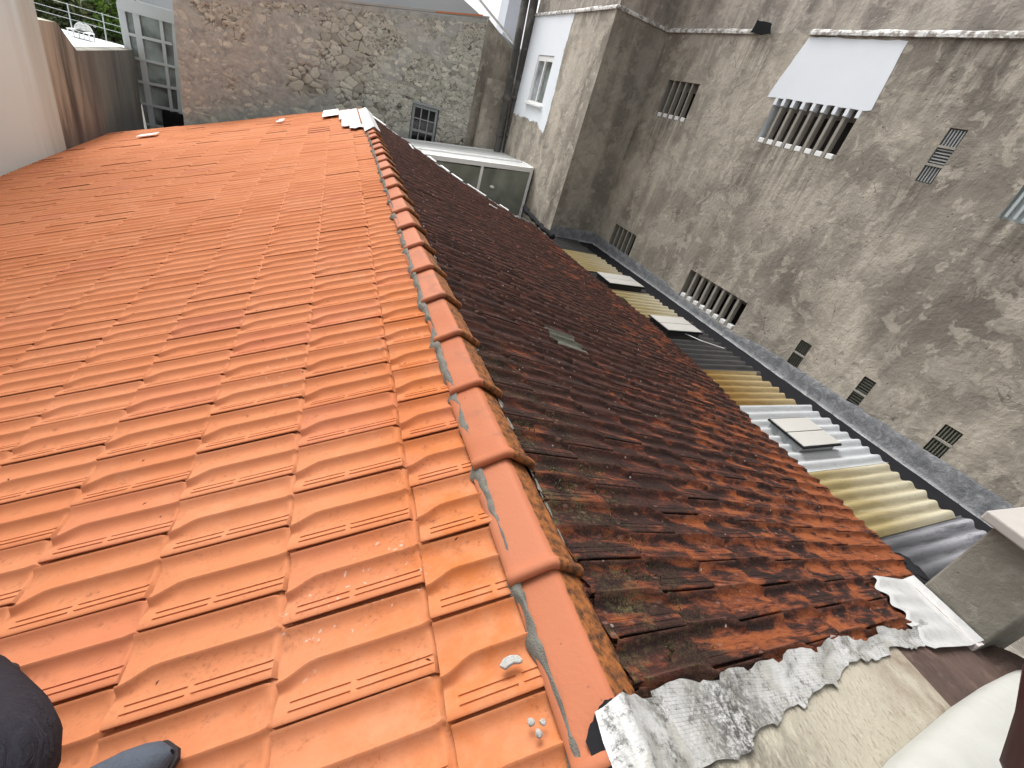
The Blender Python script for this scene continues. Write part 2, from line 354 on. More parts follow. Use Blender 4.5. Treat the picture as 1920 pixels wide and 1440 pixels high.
def m_glass(name, c, rough=.12, spec=.6, var=.5, sc_=1.6):
    m = Mt(name, rough, spec); n = m.noise(sc_, 3, .5, .5)
    m.col(m.mix(m.rng(n, .3, .7), tuple(x * (1 - var) for x in c), tuple(x * (1 + var) for x in c))); return m.m
MAT['glass_dark'] = m_glass("dark_window_glass", (.018, .02, .022), .08)
MAT['glass_pale'] = m_glass("pale_window_glass", (.30, .33, .35), .1)
MAT['glass_green'] = m_glass("dusty_green_glass", (.20, .215, .18), .25, .5, .35, 1.3)
MAT['glass_grey'] = m_glass("veranda_glass", (.19, .22, .215), .15, .6, .75, 1.9)
MAT['skypane'] = plain("dusty_roof_glass", (.40, .39, .365), .3, .5, .06, 3, 0)
MAT['mortar'] = plain("cement_mortar", (.155, .148, .128), .95, .1, .5, 30, .9)
MAT['cement'] = m_concrete("smooth_cement", (.235, .218, .185), (.16, .148, .122), (.255, .238, .205), 7.7, .5, False)
MAT['wet'] = m_concrete("brown_wet_cement", (.125, .082, .066), (.05, .037, .033), (.15, .11, .09), 9.1, .3, False)
MAT['grey_alu'] = plain("grey_painted_steel", (.47, .50, .51), .5, .4, .06, 5, 0)
MAT['wood_grey'] = plain("old_grey_timber", (.33, .35, .35), .85, .2, .25, 14, .4)
MAT['iron'] = m_concrete("old_pipe", (.14, .132, .122), (.06, .056, .052), (.19, .18, .17), 5.1, .4, False)
MAT['canopy'] = plain("translucent_canopy_sheet", (.52, .53, .52), .5, .4, .08, 2, .05)
def m_trouser():
    m = Mt("navy_trousers", .95, .12); f = m.noise(1, 4, .6, 1.2, m.map((16, 16, 34), (.5, .3, 0))); wv = m.noise(420, 2, .5)
    m.col(m.mix(m.noise(30, 5, .7), (.012, .012, .017), (.030, .029, .036))); m.bump(m.math('ADD', m.math('MULTIPLY', f, 1.6), m.math('MULTIPLY', wv, .12)), .4, .03); return m.m
MAT['trouser'] = m_trouser()
MAT['shoe'] = plain("slate_blue_shoe", (.060, .072, .092), .75, .3, .3, 25, .5)
MAT['sole'] = plain("dark_sole", (.03, .025, .025), .8, .2)
MAT['jacket'] = plain("dark_jacket", (.03, .032, .04), .95, .1)
MAT['skin'] = plain("skin", (.45, .27, .19), .6, .3, .08)
MAT['hair'] = plain("dark_hair", (.03, .02, .015), .7, .3)
MAT['paint_white'] = plain("white_limewash", (.36, .36, .335), .75, .25, .14, 6, .5)
MAT['oxblood'] = plain("oxblood_paint", (.035, .010, .009), .5, .4, .2)
MAT['terr'] = plain("white_terrace_coat", (.60, .615, .65), .7, .3, .05, 2, 0)
MAT['clayline'] = plain("orange_clay_plain", (.55, .21, .10), .8, .2)
def m_stucco():
    m = Mt("beige_stucco", .95, .1); n = m.noise(1, 5, .7, .2, m.map((70, 34, 70))); n2 = m.noise(5, 5, .6); xyz = m.sep(m.pos)
    base = m.mix(n2, (.33, .30, .235), (.46, .425, .345))
    base = m.mix(m.rng(n, .54, .68, 0, .8), base, (.22, .18, .125))
    base = m.mix(m.math('MULTIPLY', m.rng(xyz[0], 2.15, 1.5), m.rng(m.noise(9, 6, .7), .42, .56)), base, (.07, .065, .055))
    base = m.mix(m.math('MULTIPLY', m.rng(xyz[0], 2.5, 3.1), m.rng(m.noise(7, 5), .35, .7)), base, (.20, .15, .11))
    m.col(base); m.bump(n, 1.0, .012); return m.m
MAT['stucco'] = m_stucco()
def m_cream():
    m = Mt("cream_render", .9, .2); xyz = m.sep(m.pos); st = m.noise(1, 5, .6, .3, m.map((3, 3, .22)))
    base = m.mix(m.noise(.7, 5), (.61, .76, .77), (.68, .84, .85))
    e = m.math('ADD', m.rng(xyz[1], 9.3, 11.4), m.math('MULTIPLY', m.math('SUBTRACT', st, .5), 1.1))
    base = m.mix(m.rng(e, .35, .9, 0, .62), base, (.36, .345, .26))
    base = m.mix(m.rng(e, .85, 1.25, 0, .8), base, (.14, .13, .10))
    m.col(base); m.bump(m.noise(12, 5), .2, .01); return m.m
MAT['cream'] = m_cream()
def m_annex():
    m = Mt("stained_render", .93, .15); xyz = m.sep(m.pos); st = m.noise(1, 6, .62, .35, m.map((2.6, 2.6, .28)))
    base = m.ramp(st, [(.34, (.07, .066, .06)), (.46, (.19, .178, .15)), (.56, (.36, .345, .28)), (.7, (.46, .45, .37))])
    base = m.mix(m.rng(m.math('ADD', xyz[1], m.math('MULTIPLY', st, 1.6)), 12.6, 13.5, 0, .7), base, (.165, .157, .146))
    base = m.mix(m.rng(m.math('ADD', xyz[2], m.math('MULTIPLY', st, .8)), -.55, -.95, 0, .55), base, (.12, .115, .118))
    m.col(base); m.bump(m.noise(9, 6), .35, .02); return m.m
MAT['annex'] = m_annex()
def m_stone():
    m = Mt("rubble_stone", .95, .1); a = m.sep(m.attr("stone")); xyz = m.sep(m.pos)   # cell, edge, plaster
    n = m.noise(6, 6, .7, .4); f = m.noise(30, 5, .7)
    st = m.ramp(a[0], [(0, (.27, .262, .24)), (.25, (.43, .405, .345)), (.5, (.50, .475, .41)), (.7, (.40, .39, .36)), (.85, (.62, .59, .51)), (1, (.44, .41, .37))])
    st = m.mix(m.rng(f, .35, .65, 0, .35), st, (.15, .135, .11))
    joint = m.mix(m.rng(n, .35, .62), (.05, .045, .038), (.30, .28, .24))
    base = m.mix(m.rng(a[1], .10, .30), joint, st)
    pl = m.ramp(n, [(.3, (.21, .206, .197)), (.5, (.34, .332, .315)), (.7, (.46, .445, .415))])
    pl = m.mix(m.rng(m.noise(1.2, 5, .6), .5, .62, 0, .6), pl, (.38, .35, .325))
    base = m.mix(m.math('MULTIPLY', a[2], .92), base, pl)
    base = m.mix(1.0, base, (1.24, 1.26, 1.25), 'MULTIPLY')
    m.col(base); m.bump(m.math('ADD', n, m.math('MULTIPLY', f, .6)), .5, .03); return m.m
MAT['stone'] = m_stone()
def m_leaf(name, a, b):
    m = Mt(name, .6, .3); r = m.attr("leaf"); m.col(m.mix(m.sep(r)[0], a, b)); return m.m
MAT['leaf_d'] = m_leaf("dark_leaf", (.05, .075, .024), (.17, .185, .075)); MAT['leaf_l'] = m_leaf("bright_leaf", (.08, .165, .03), (.24, .37, .07))
MAT['moss'] = m_leaf("moss_green", (.022, .03, .008), (.085, .085, .028))
MAT['twig'] = plain("bark", (.08, .06, .045), .9)
MAT['ground'] = plain("courtyard_ground", (.12, .115, .10), .95, .1, .3, 1)

# ================================================================== SETTING
g = MB(); g.abox(-60, 60, -60, 80, -4.6, -4.4)
tag(g.build('ground', MAT['ground']), kind='structure')

# ================================================================== THE TILED HOUSE
TH = math.radians(20.7)
house = thing('tiled_house', 'house under a two-sided tile roof, new orange on one slope, blackened on the other', 'house', (0, 3, -4.4))
B = .225
b = MB(); b.prism([(-3.8, -.15, -4.4), (-3.8, -.15, -1.62), (1.355, -.15, .30), (4.25, -.15, -.62), (4.25, -.15, -4.4)], (0, 10.0, 0))
b.build('wall', MAT['conc'], house)

T_FULL = np.array([0, .006, .028, .070, .076, .096, .102, .166, .172, .192, .198, .26, .32, .36, .40, .43, .455, .475, .495, .510, .522, .535, .555, .58, .62, .68, .75, .80, .84, .875, .905, .93, .948, .962, .975, .99, 1.03, 1.07])
S_FULL = np.array([0, .012, .035, .06, .08, .085, .12, .16, .20, .26, .32, .435, .445, .475, .485, .60, .72, .84, .89, .92, .945, .96, .98, 1.0, 1.06])
T_LOW = np.array([0, .01, .08, .10, .18, .27, .36, .42, .47, .505, .53, .56, .65, .78, .86, .92, .955, .975, 1.0, 1.06])
S_LOW = np.array([0, .02, .08, .16, .26, .45, .80, .92, .96, 1.0, 1.06])
def tile_h(s, t, lod, groove=.0055):
    S, Tt = np.meshgrid(s, t, indexing='ij')
    crest = .520
    up = np.clip((Tt - crest + .195) / .19, 0, 1) ** 2.4                       # concave near face of the rib
    dn = 1 - .55 * smooth01((Tt - crest) / .05) - .37 * smooth01((Tt - crest - .03) / .26)
    rib = .029 * np.where(Tt < crest, up, dn)
    lip = .013 * (1 - smooth01((Tt - .05) / .30)) + .001
    rim = .024 * np.clip((Tt - .79) / .165, 0, 1) ** 2.0 * (1 - .85 * smooth01((Tt - .960) / .03))
    endb = smooth01((S - .915) / .035)
    rimf = 1 - .5 * endb
    h = np.maximum(np.maximum(lip, rib), rim * rimf)
    h = np.maximum(h, endb * .011)
    if lod == 0:
        gr = ((Tt > .073) & (Tt < .099)) | ((Tt > .169) & (Tt < .195))
        sv = ((S > .082) & (S < .44)) | ((S > .48) & (S < .955))
        h = h - groove * (gr & sv)
    return h - .003 * smooth01(1 - Tt / .012)
def tile_template(a, lod, raise_, groove=.0055):
    s, t = (S_FULL, T_FULL) if lod == 0 else (S_LOW, T_LOW)
    h = tile_h(s, t, lod, groove); ns, ntt = len(s), len(t)
    S, Tt = np.meshgrid(s, t, indexing='ij')
    bend = smooth01(1 - S / .24) - .25 * smooth01((S - .90) / .1)
    wgt = np.where(Tt < .52, smooth01((Tt - .21) / .31), 1 - smooth01((Tt - .52) / .38))
    tail = smooth01((S - .955) / .03)
    X = S * a; Y = (Tt - .125 * bend * wgt) * B; Z = (h + raise_ * (1 - smooth01(Tt / .45))) * (1 - .85 * tail) + .016 * (1 - S)
    V = np.stack([X, Y, Z], -1).reshape(-1, 3); crown = h.reshape(-1) / .02
    F = [(i * ntt + j, (i + 1) * ntt + j, (i + 1) * ntt + j + 1, i * ntt + j + 1) for i in range(ns - 1) for j in range(ntt - 1)]
    # near lip: a thin lit edge, then an undercut
    nb = len(V); e1 = V[[i * ntt for i in range(ns)]] + (0, .0005, -.0055); e2 = e1 + (0, .020, -.003); e3 = e2 + (0, .006, -.022)
    V = np.vstack([V, e1, e2, e3]); crown = np.r_[crown, np.full(3 * ns, .3)]
    rows = [[i * ntt for i in range(ns)], list(range(nb, nb + ns)), list(range(nb + ns, nb + 2 * ns)), list(range(nb + 2 * ns, nb + 3 * ns))]
    for r0, r1 in zip(rows[:-1], rows[1:]):
        F += [(r0[i], r1[i], r1[i + 1], r0[i + 1]) for i in range(ns - 1)]
    # low end thickness
    nb = len(V); e = V[:ntt] + (.001, 0, -.013); e_ = e + (.02, 0, -.006); V = np.vstack([V, e, e_]); crown = np.r_[crown, np.full(2 * ntt, .3)]
    for k in range(2):
        r0 = list(range(ntt)) if k == 0 else list(range(nb, nb + ntt)); r1 = list(range(nb + k * ntt, nb + (k + 1) * ntt))
        F += [(r0[j], r0[j + 1], r1[j + 1], r1[j]) for j in range(ntt - 1)]
    return V, np.array(F), crown
def lay(cells, a, tf, mat, name, label, near_d, keep=None, jit=1.0, flip=False, special=None, raise_=.013, groove=.005, relief=(.84, .42, .26)):
    Vs, Fs, As = [], [], []; off = 0
    tm = [tile_template(a, 0, raise_, groove), tile_template(a, 1, raise_ * .8)]
    for (u, v) in cells:
        c = tf(np.array([[u + a / 2, v + B / 2, 0.]]))[0]
        dc = np.linalg.norm(c - CAM_C); V, F, cr = tm[0] if dc < near_d else tm[1]
        V = V.copy(); V[:, 2] = .008 + (V[:, 2] - .008) * np.interp(dc, [2.2, 6.5, 12], relief); r1, r2, r3, r4 = rng.random(4)  # relief flattened with distance so the far tiles shade lighter
        V[:, 0] += (r1 - .5) * .010 * jit; V[:, 1] += (r2 - .5) * .005 * jit
        V[:, 1] += (V[:, 0] - a / 2) * (r3 - .5) * .022 * jit
        lift = (.004 * r4 ** 3 + (.006 if r1 > .92 else 0)) * jit
        V[:, 2] += lift * (1 - V[:, 1] / B) + .002 * r2 * jit
        W = V + (u, v, 0)
        if keep is not None:
            fc = W[F].mean(1); k = keep(fc); F = F[k]
            if not len(F): continue
        Vs.append(tf(W)); Fs.append((F[:, ::-1] if flip else F) + off); off += len(V)
        As.append(np.stack([np.full(len(V), rng.random()), cr, np.full(len(V), 3. if special and np.hypot(*(c - special)[:2]) < .13 else r3), np.ones(len(V))], -1))
        if special and As[-1][0, 2] > 2: special = None
    o = np_mesh(name, np.vstack(Vs), np.vstack(Fs), mat, house, label, True, {'tile': np.vstack(As)})
    m = o.modifiers.new('es', 'EDGE_SPLIT'); m.split_angle = math.radians(48)
    return o
# new orange slope: u up the slope, v along the ridge
A_O = .37294
ct, st_ = math.cos(TH), math.sin(TH)
def tf_o(P):
    u, v, wv = P[:, 0], P[:, 1], P[:, 2] - .030
    sag = .02 * (fbm(np.stack([u * .6 + 40, v * .6 + 9, v * 0], -1), 2) - .5) * smooth01((v - .5) / 2)
    wv = wv + sag
    return np.stack([u * ct - wv * st_, v, u * st_ + wv * ct], -1)
cells = []
for k in range(-12, 4):
    off = 0 if k % 2 else .5
    for j in range(-8, 62):
        u, v = k * A_O, (j + off) * B
        x = (u + A_O / 2) * ct
        if v + .13 < 11.62 - .33 * (x - .6) and u + A_O > -4.25: cells.append((u, v))
lay(cells, A_O, tf_o, MAT['orange'], 'roof_slope', 'new orange clay tiles', 5.6, keep=lambda f: (f[:, 0] < 1.372) & (f[:, 0] > -4.20))
# old dark slope
EL = math.radians(16); ce, se = math.cos(EL), math.sin(EL); A_D = .31; RO = math.radians(5); cr_, sr_ = math.cos(RO), math.sin(RO)
EAVE = [(3.16, .02), (3.14, .19), (3.29, .37), (3.33, 1.15), (3.33, 1.85), (3.56, 2.86), (3.60, 4.3), (3.25, 5.94), (3.12, 7.94)]
FAR = [(3.12, 7.94), (2.62, 7.45), (2.14, 7.75), (1.42, 8.12), (.74, 9.48), (-.05, 10.45)]
def d_sy(P): return P[:, 0] * cr_ - P[:, 1] * sr_, P[:, 0] * sr_ + P[:, 1] * cr_
def in_dark(s, y):
    ey = np.array([p[1] for p in EAVE]); es = np.array([p[0] for p in EAVE])
    fy = np.array([p[1] for p in FAR])[::1]; fs = np.array([p[0] for p in FAR])
    k = (s < np.interp(y, ey, es)) & (s > -.02)
    fo = np.argsort(fs); yfar = np.interp(s, fs[fo], fy[fo])
    k &= y < yfar
    ynear = np.interp(s, [0, .6, 1.1, 2.0, 2.3, 2.55, 3.2], [-.30, -.275, -.23, -.16, -.14, .13, .14])
    return k & (y > ynear)
def tf_d(P):
    s, y = d_sy(P); wv = P[:, 2] - .012 + .035 * (fbm(np.stack([s * .7 + 3, y * .5 + 5, y * 0], -1), 2) - .5)
    return np.stack([1.46 + s * ce + wv * se, y, .46 - s * se + wv * ce], -1)
# local tile x runs UP the slope from the low end, so mirror it
def tf_dm(P):
    Q = P.copy(); Q[:, 0] = -P[:, 0]; return tf_d(Q)
cells = []
for c in range(-2, 14):
    for j in range(-10, 58):
        low = .30 + c * A_D; v = (.07 if c % 2 == 0 else -.043) + j * B
        s, y = d_sy(np.array([[low - A_D / 2, v + .1, 0]]))
        if -.5 < s[0] < 3.9 and -.6 < y[0] < 11: cells.append((-low, v))
def keep_d(f):
    s, y = d_sy(np.stack([-f[:, 0], f[:, 1], f[:, 2]], -1)); return in_dark(s, y)
lay(cells, A_D, tf_dm, MAT['dark'], 'roof_slope', 'old tiles blackened by lichen, rusty orange at the low near corner', 4.2, keep=keep_d, jit=1.1, flip=True, special=(2.36, 1.96, .2), raise_=.008, groove=.0018, relief=(1, .9, .8))
# roof deck under the dark tiles so no light leaks
sy = [(-.05, -.28)] + [(3.05, .0)] + [(s - .06, y) for s, y in EAVE[1:-1]] + [(s - .06, y - .06) for s, y in FAR]
dk = MB(); dk.prism([tf_d(np.array([[s * cr_ + y * sr_, -s * sr_ + y * cr_, -.02]]))[0] for s, y in sy], (0, 0, -.05)); dk.build('roof_deck', MAT['void'], house)
# verge board and white filler strips along the far edge of the dark slope
vb = MB(); vw = MB()
def dpt(s, y, h): return np.array([1.46 + s * ce + h * se, y, .46 - s * se + h * ce])
for (s0, y0), (s1, y1) in zip(FAR[:-1], FAR[1:]):
    vb.bar(dpt(s0, y0 + .03, -.03), dpt(s1, y1 + .03, -.03), .03, .07, (0, 0, 1))
vb.build('verge_board', MAT['wood_grey'], house)
for ta, tb in ((.02, .10), (.385, .435), (.47, .525), (.545, .60), (.62, .70), (.76, .80), (.84, .93)):
    pa, pb = np.array(FAR[::-1], float), None
    L = np.r_[0, np.cumsum(np.linalg.norm(np.diff(pa, axis=0), axis=1))]; L /= L[-1]
    q = [np.array([np.interp(t, L, pa[:, 0]), np.interp(t, L, pa[:, 1])]) for t in (ta, tb)]
    vw = MB(); vw.bar(dpt(q[0][0], q[0][1] + .01, .025), dpt(q[1][0], q[1][1] + .01, .022), .05, .012, (0, 0, 1))
    vw.build('verge_strip', MAT['frame_w'], house, 'white filler strip on the far edge of the blackened tiles')
# stray white slivers and one pale tile lying on the dark slope
for (x, y, x2, y2, wd_) in ((918, 383, 932, 391, .03), (768, 270, 775, 279, .03)):
    n = np.array([se, 0, ce]); p, q = (at(a_, b_, (1.46, 0, .46) + n * .03, n) for a_, b_ in ((x, y), (x2, y2)))
    s_ = MB(); s_.bar(p, q, wd_, .012, n); s_.build('tile_chip', MAT['frame_w'], house, 'small white strip lying among the blackened tiles')
n = np.array([se, 0, ce])
# ridge caps
def cap_profile(y0, y1, drop0, drop1, coll):
    prof = [(-.108, -.012), (-.105, .0), (-.060, .026), (-.020, .050), (-.006, .056), (.006, .056), (.020, .049), (.060, .026), (.105, .0), (.108, -.012)]
    rows = []
    ys = [y0, y0 + .006, y0 + .014, y0 + .026, y0 + .036, y0 + .042, y0 + .06, (y0 + y1) / 2, y1]
    for y in ys:
        t = (y - y0) / (y1 - y0); r = coll * (max(0, 1 - ((y - y0 - .020) / .020) ** 2)) ** .5 if y < y0 + .0399 else 0
        sc_ = 1.0 - .045 * t
        rows.append([(1.3555 + px * sc_ * (1 + r * 5), y, .474 + pz * sc_ + (r * 1.0) + drop0 * (1 - t) + drop1 * t) for px, pz in prof])
    return np.array(rows)
RZ = lambda y: -.004 * (y / 8)
for k in range(-1, 20):
    y0 = .011 + .42 * k; P = cap_profile(y0, y0 + .45, .016 + RZ(y0), .0 + RZ(y0), .016)
    P = P + (rng.normal(0, .004), 0, rng.normal(0, .0025))
    P[:, :, 0] += (P[:, :, 1] - y0) * rng.normal(0, .012)
    nr, nc = P.shape[:2]; m_ = MB(); m_.grid(P)
    ends = P[0] * 1.0; ends2 = ends + np.array([0, .004, -.018]); m_.grid(np.stack([ends, ends2]))
    ends3 = ends2 + np.array([0, .03, -.004]); m_.grid(np.stack([ends2, ends3]))
    o = m_.build('ridge_tile', MAT['ridge'], house, smooth=True, fix=False)
    bmm = bmesh.new(); bmm.from_mesh(o.data); bmesh.ops.remove_doubles(bmm, verts=bmm.verts, dist=.0001); bmesh.ops.recalc_face_normals(bmm, faces=bmm.faces); bmm.to_mesh(o.data); bmm.free()
    o.data.polygons.foreach_set('use_smooth', [True] * len(o.data.polygons))
    a_ = o.data.attributes.new('tile', 'FLOAT_COLOR', 'POINT'); r_ = rng.random() ** 1.5
    a_.data.foreach_set('color', [r_, r_, r_, 1] * len(o.data.vertices))
    sm = o.modifiers.new('sub', 'SUBSURF'); sm.levels = 1; sm.render_levels = 1
# cement bedding along the caps: ragged, lumpy, oozing on to the orange tiles
def bedding(x_in, side, y0, y1, wmin, wmax, zfun, name, label):
    ys = np.arange(y0, y1, .012); rows = []
    for y in ys:
        nn = fbm(np.array([[y * 9, 2.2, 0]]), 3)[0]; n2 = fbm(np.array([[y * 26, 7.1, 0]]), 3)[0]
        jn = abs(((y - .011 + .21) % .42) - .21)                     # distance to the nearest collar
        wd_ = wmin + (wmax - wmin) * max(0, nn - .28) * 1.7 + .022 * math.exp(-(jn / .03) ** 2)
        row = []
        for t in np.linspace(0, 1, 6):
            x = x_in - side * wd_ * t; hz = .016 * (1 - t ** 3) + .010 * (n2 - .5) + .014 * (vnoise(np.array([[y * 40, t * 4, 3.]]))[0] - .5) * (1 - t)
            if t == 1: hz = -.012
            row.append((x, y, zfun(x) + hz))
        rows.append(row)
    m_ = MB(); m_.grid(np.array(rows)); return m_.build(name, MAT['mortar'], house, label, smooth=True)
bedding(1.262, 1, -.62, 8.1, .003, .036, lambda x: x * math.tan(TH) + .001, 'mortar_bed', 'grey cement bedding oozing out beside the orange tiles')
bedding(1.445, -1, -.32, 8.1, .012, .03, lambda x: .455 - (x - 1.46) * math.tan(EL), 'mortar_bed', 'thin bedding beside the blackened tiles')

# foil flashing
def sheet(fun, us, vs, name, mat, label, thick=None):
    P = np.array([[fun(u, v) for v in vs] for u in us]); m_ = MB(); m_.grid(P); return m_.build(name, mat, house, label, smooth=True)
def cap_z(x):
    d = abs(x - 1.3555); return np.interp(d, [0, .012, .06, .105, .13, .18], [.545, .543, .508, .484, .468, .452])
def wr(p, amp=.006, fr=22): return np.array(p) + (0, 0, amp * (fbm(np.array([[p[0] * fr, p[1] * fr, p[2] * fr]]), 3)[0] - .5))
# near end: over the last ridge cap
def f_near(u, v):
    x = 1.300 + .215 * u; yf = -.305 - .05 * (u < .02) + .012 * (vnoise(np.array([[u * 9, 3, 1.]]))[0] - .5) - .05 * max(0, .25 - u)
    y = yf - v * .30; return wr((x, y, cap_z(x) + .024))
sheet(f_near, np.linspace(0, 1, 46), np.linspace(0, 1, 30), 'foil_flashing', MAT['foil'], 'crinkled silver foil wrapped over the near end of the ridge')
def f_tar(u, v):
    x = 1.276 + .13 * u; wv = vnoise(np.array([[u * 7, 5, 1.]]))[0]
    y = -.296 - .09 * max(0, .45 - u) + .035 * (wv - .5) + .02 * (fbm(np.array([[u * 30, 1, 1.]]), 3)[0] - .5) - v * .12; return np.array((x, y, cap_z(x) + .019 - .004 * (v < .05)))
sheet(f_tar, np.linspace(0, .9, 20), np.linspace(0, 1, 10), 'tar_smear', MAT['black'], 'black tar showing at the foil edge')
# along the near verge of the dark slope
def ynear(s): return np.interp(s, [-.02, .5, 1.1, 2.3, 2.8], [-.305, -.285, -.225, -.15, -.12])
def f_strip(u, v):
    s = .025 + 2.355 * u; wob = .035 * (fbm(np.array([[s * 7, 2, 9.]]), 3)[0] - .5) * 2; step = .016 * math.floor((s * 3.1) % 2)
    yf = ynear(s) + .018 + step + wob * .6; wdt = np.interp(s, [0, .5, 1.0, 1.3, 2.3], [.165, .135, .10, .07, .08])
    h = .030 + .004 * math.sin(s * 20) * (v < .3) - .016 * min(1, v * 2.2) + .003 * (math.floor(s * 4.3) % 2)
    yf += .010 * (math.floor(s * 4.3) % 2)
    return wr(dpt(s, yf - wdt * v + .02 * (v - .5) * (vnoise(np.array([[s * 5, 3, 3.]]))[0] - .5), h), .0035, 16)
sheet(f_strip, np.linspace(0, 1, 150), np.linspace(0, 1, 16), 'foil_flashing', MAT['foil'], 'long dirty foil strip along the near edge of the blackened tiles')
# up along the chimney foot
def f_chim(u, v):
    y = .165 - .40 * u; s0 = 2.30 - .10 * math.sin(u * 9) * .3 + .05 * math.sin(u * 26) * .5 + (.16 * (1 - u) ** 2 - .16)
    s1 = 2.80; s = s0 + (s1 - s0) * v; h = .026 - .010 * (v < .04) + (.05 * max(0, v - .85) / .15) + .007 * math.sin(u * 26) * (1 - v)
    return wr(dpt(s, y, h), .004, 16)
sheet(f_chim, np.linspace(0, 1, 50), np.linspace(0, 1, 22), 'foil_flashing', MAT['foil_clean'], 'smooth pale foil turned up at the chimney foot')
# far end of the ridge
def f_far(u, v):
    x = 1.215 + .265 * u; y = 8.15 + 2.75 * v - .3 * (1 - u) * (v < .01); return wr((x, y, cap_z(x) + .024 - .010 * v), .012, 9)
sheet(f_far, np.linspace(0, 1, 24), np.linspace(0, 1, 30), 'foil_flashing', MAT['foil_clean'], 'clean white foil wrapped over the far end of the ridge')
for (ua, ub, va, vb2) in ((1.02, 1.22, 8.35, 8.75), (.90, 1.20, 8.75, 9.7), (.86, 1.20, 9.7, 11.2)):
    m_ = MB(); nn = np.array([-st_, 0, ct])
    P = np.array([[np.array([u, v + .06 * math.sin(u * 50), u * math.tan(TH)]) + nn * (.022 + .006 * math.sin(v * 28)) for v in np.linspace(va, vb2, 24)] for u in np.linspace(ua, ub, 8)])
    m_.grid(P); m_.build('foil_flashing', MAT['foil_clean'], house, 'white foil patch stepping down the orange tiles at the far end', smooth=True)
m_ = MB(); nn = np.array([-st_, 0, ct])
P = np.array([[np.array([u, v, u * math.tan(TH)]) + nn * (.028 + .010 * math.sin(v * 28)) for v in np.linspace(10.35, 11.45, 50)] for u in (.56, .70, .85)])
m_.grid(P); m_.build('glass_tile', MAT['frame_w'], house, 'white ribbed sheet by the far end of the ridge', smooth=True)
for (u0, v0, du, dv) in ((-2.80, 11.25, .33, .26), (-.28, 10.62, .13, .14), (-.25, 10.86, .10, .14)):
    m_ = MB(); x0 = u0
    m_.prism([np.array([x, y, x * math.tan(TH)]) + nn * .016 for x, y in ((x0, v0), (x0 + du, v0), (x0 + du, v0 + dv), (x0, v0 + dv))], nn * .010)
    m_.build('glass_tile', MAT['frame_w'], house, 'bright white glass tile set among the orange tiles')
# black sealing at the bay foot and the rubble in the eave corner
def lump(pts, r, name, mat, parent, label, seed):
    m_ = MB()
    for i, p in enumerate(pts):
        q = bmesh.new(); bmesh.ops.create_icosphere(q, subdivisions=3, radius=1)
        V = np.array([v.co[:] for v in q.verts]); F = [[v.index for v in f.verts] for f in q.faces]; q.free()
        rr = r[i] if hasattr(r, '__len__') else r
        V = V * (1 + .7 * (fbm(V * 2.2 + seed + i, 3) - .5))[:, None] * rr * np.array([1, 1, .6]) + p
        m_.add(V, F)
    return m_.build(name, mat, parent, label, smooth=True)
def bead(pts, r, name, mat, parent, label, seed):
    pts = [np.array(p, float) for p in pts]; q = []; rr = []
    for a_, b_ in zip(pts[:-1], pts[1:]):
        for t in np.linspace(0, 1, 9)[:-1]:
            p = a_ + (b_ - a_) * t; k = fbm(np.array([p * 9 + seed]), 3)[0]; q.append(p + .03 * (vnoise(np.array([p * 20 + seed]))[0] - .5)); rr.append(r * (.5 + 1.0 * k))
    m_ = MB(); m_.tube(q, rr, 12); return m_.build(name, mat, parent, label, smooth=True)
bead([at(x, y, (5.0, 8, -.5), (0, 0, 1)) for x, y in ((983, 388), (990, 400), (1003, 413), (1018, 429), (1040, 447))], .05, 'tar_fillet', MAT['black'], house, 'black tar bead sealing the roof against the grey bay', 3)
bead([(4.45, .12, -.50), (4.55, .20, -.55), (4.72, .34, -.60), (4.80, .42, -.62)], .12, 'tar_fillet', MAT['black'], house, 'black tar mass in the eave corner beside the chimney', 8)

# ================================================================== CORRUGATED LEAN-TO ROOF
def wp(s, d, z): return WO + WD * s + WN * d + UPV * z
lean = thing('corrugated_roof', 'low corrugated lean-to roof squeezed between the blackened tiles and the grey wall', 'roof', wp(4, -1.2, -1.2))
def corr(s0, s1, mat, label, zoff=0, d1=-.54, amp=.021, per=.131):
    ss = np.arange(s0, s1 + .001, per / 8); ds = [-2.35, -1.9, -1.5, -1.1, -.8, d1]
    P = []
    for s in ss:
        dd = d1 + .025 * math.sin(s * 17) + .03 * (vnoise(np.array([[s * 5, 1, 1.]]))[0] - .5)
        P.append([wp(s, d if d < d1 - .01 else dd, -.70 + zoff - .01 * (d + 2.3) + amp * math.cos(2 * math.pi * s / per) + .006 * (vnoise(np.array([[s * 3, d * 3, 2.]]))[0] - .5)) for d in ds])
    P = np.array(P); Q = P - (0, 0, .008)
    m_ = MB(); m_.grid(P); m_.grid(np.stack([P[:, -1], Q[:, -1]])); m_.grid(np.stack([P[0], Q[0]])); m_.grid(Q)
    o = m_.build('corrugated_sheet', mat, lean, label, smooth=True, fix=False)
    e = o.modifiers.new('es', 'EDGE_SPLIT'); e.split_angle = math.radians(60)
corr(7.72, 8.7, MAT['sheet_k'], 'blackened sheet at the far end')
corr(6.66, 7.73, MAT['sheet_y'], 'yellow sheet nearest the far end', .010)
corr(5.86, 6.68, MAT['sheet_k'], 'blackened sheet under the farthest skylight')
corr(4.84, 5.88, MAT['sheet_y'], 'yellow sheet between two skylights', .010)
corr(3.36, 4.86, MAT['sheet_k'], 'wide black sheet in the middle', .0, -.44)
corr(2.62, 3.39, MAT['sheet_o'], 'ochre sheet streaked brown', .010)
corr(1.60, 2.64, MAT['sheet_w'], 'white coated sheet round the nearest skylight', .016, -.36)
corr(.86, 1.63, MAT['sheet_y'], 'pale yellow sheet with olive moss by the eave', .010, -.44)
corr(.25, .88, MAT['sheet_g'], 'silver-grey sheet beside the chimney', .0, -.30)
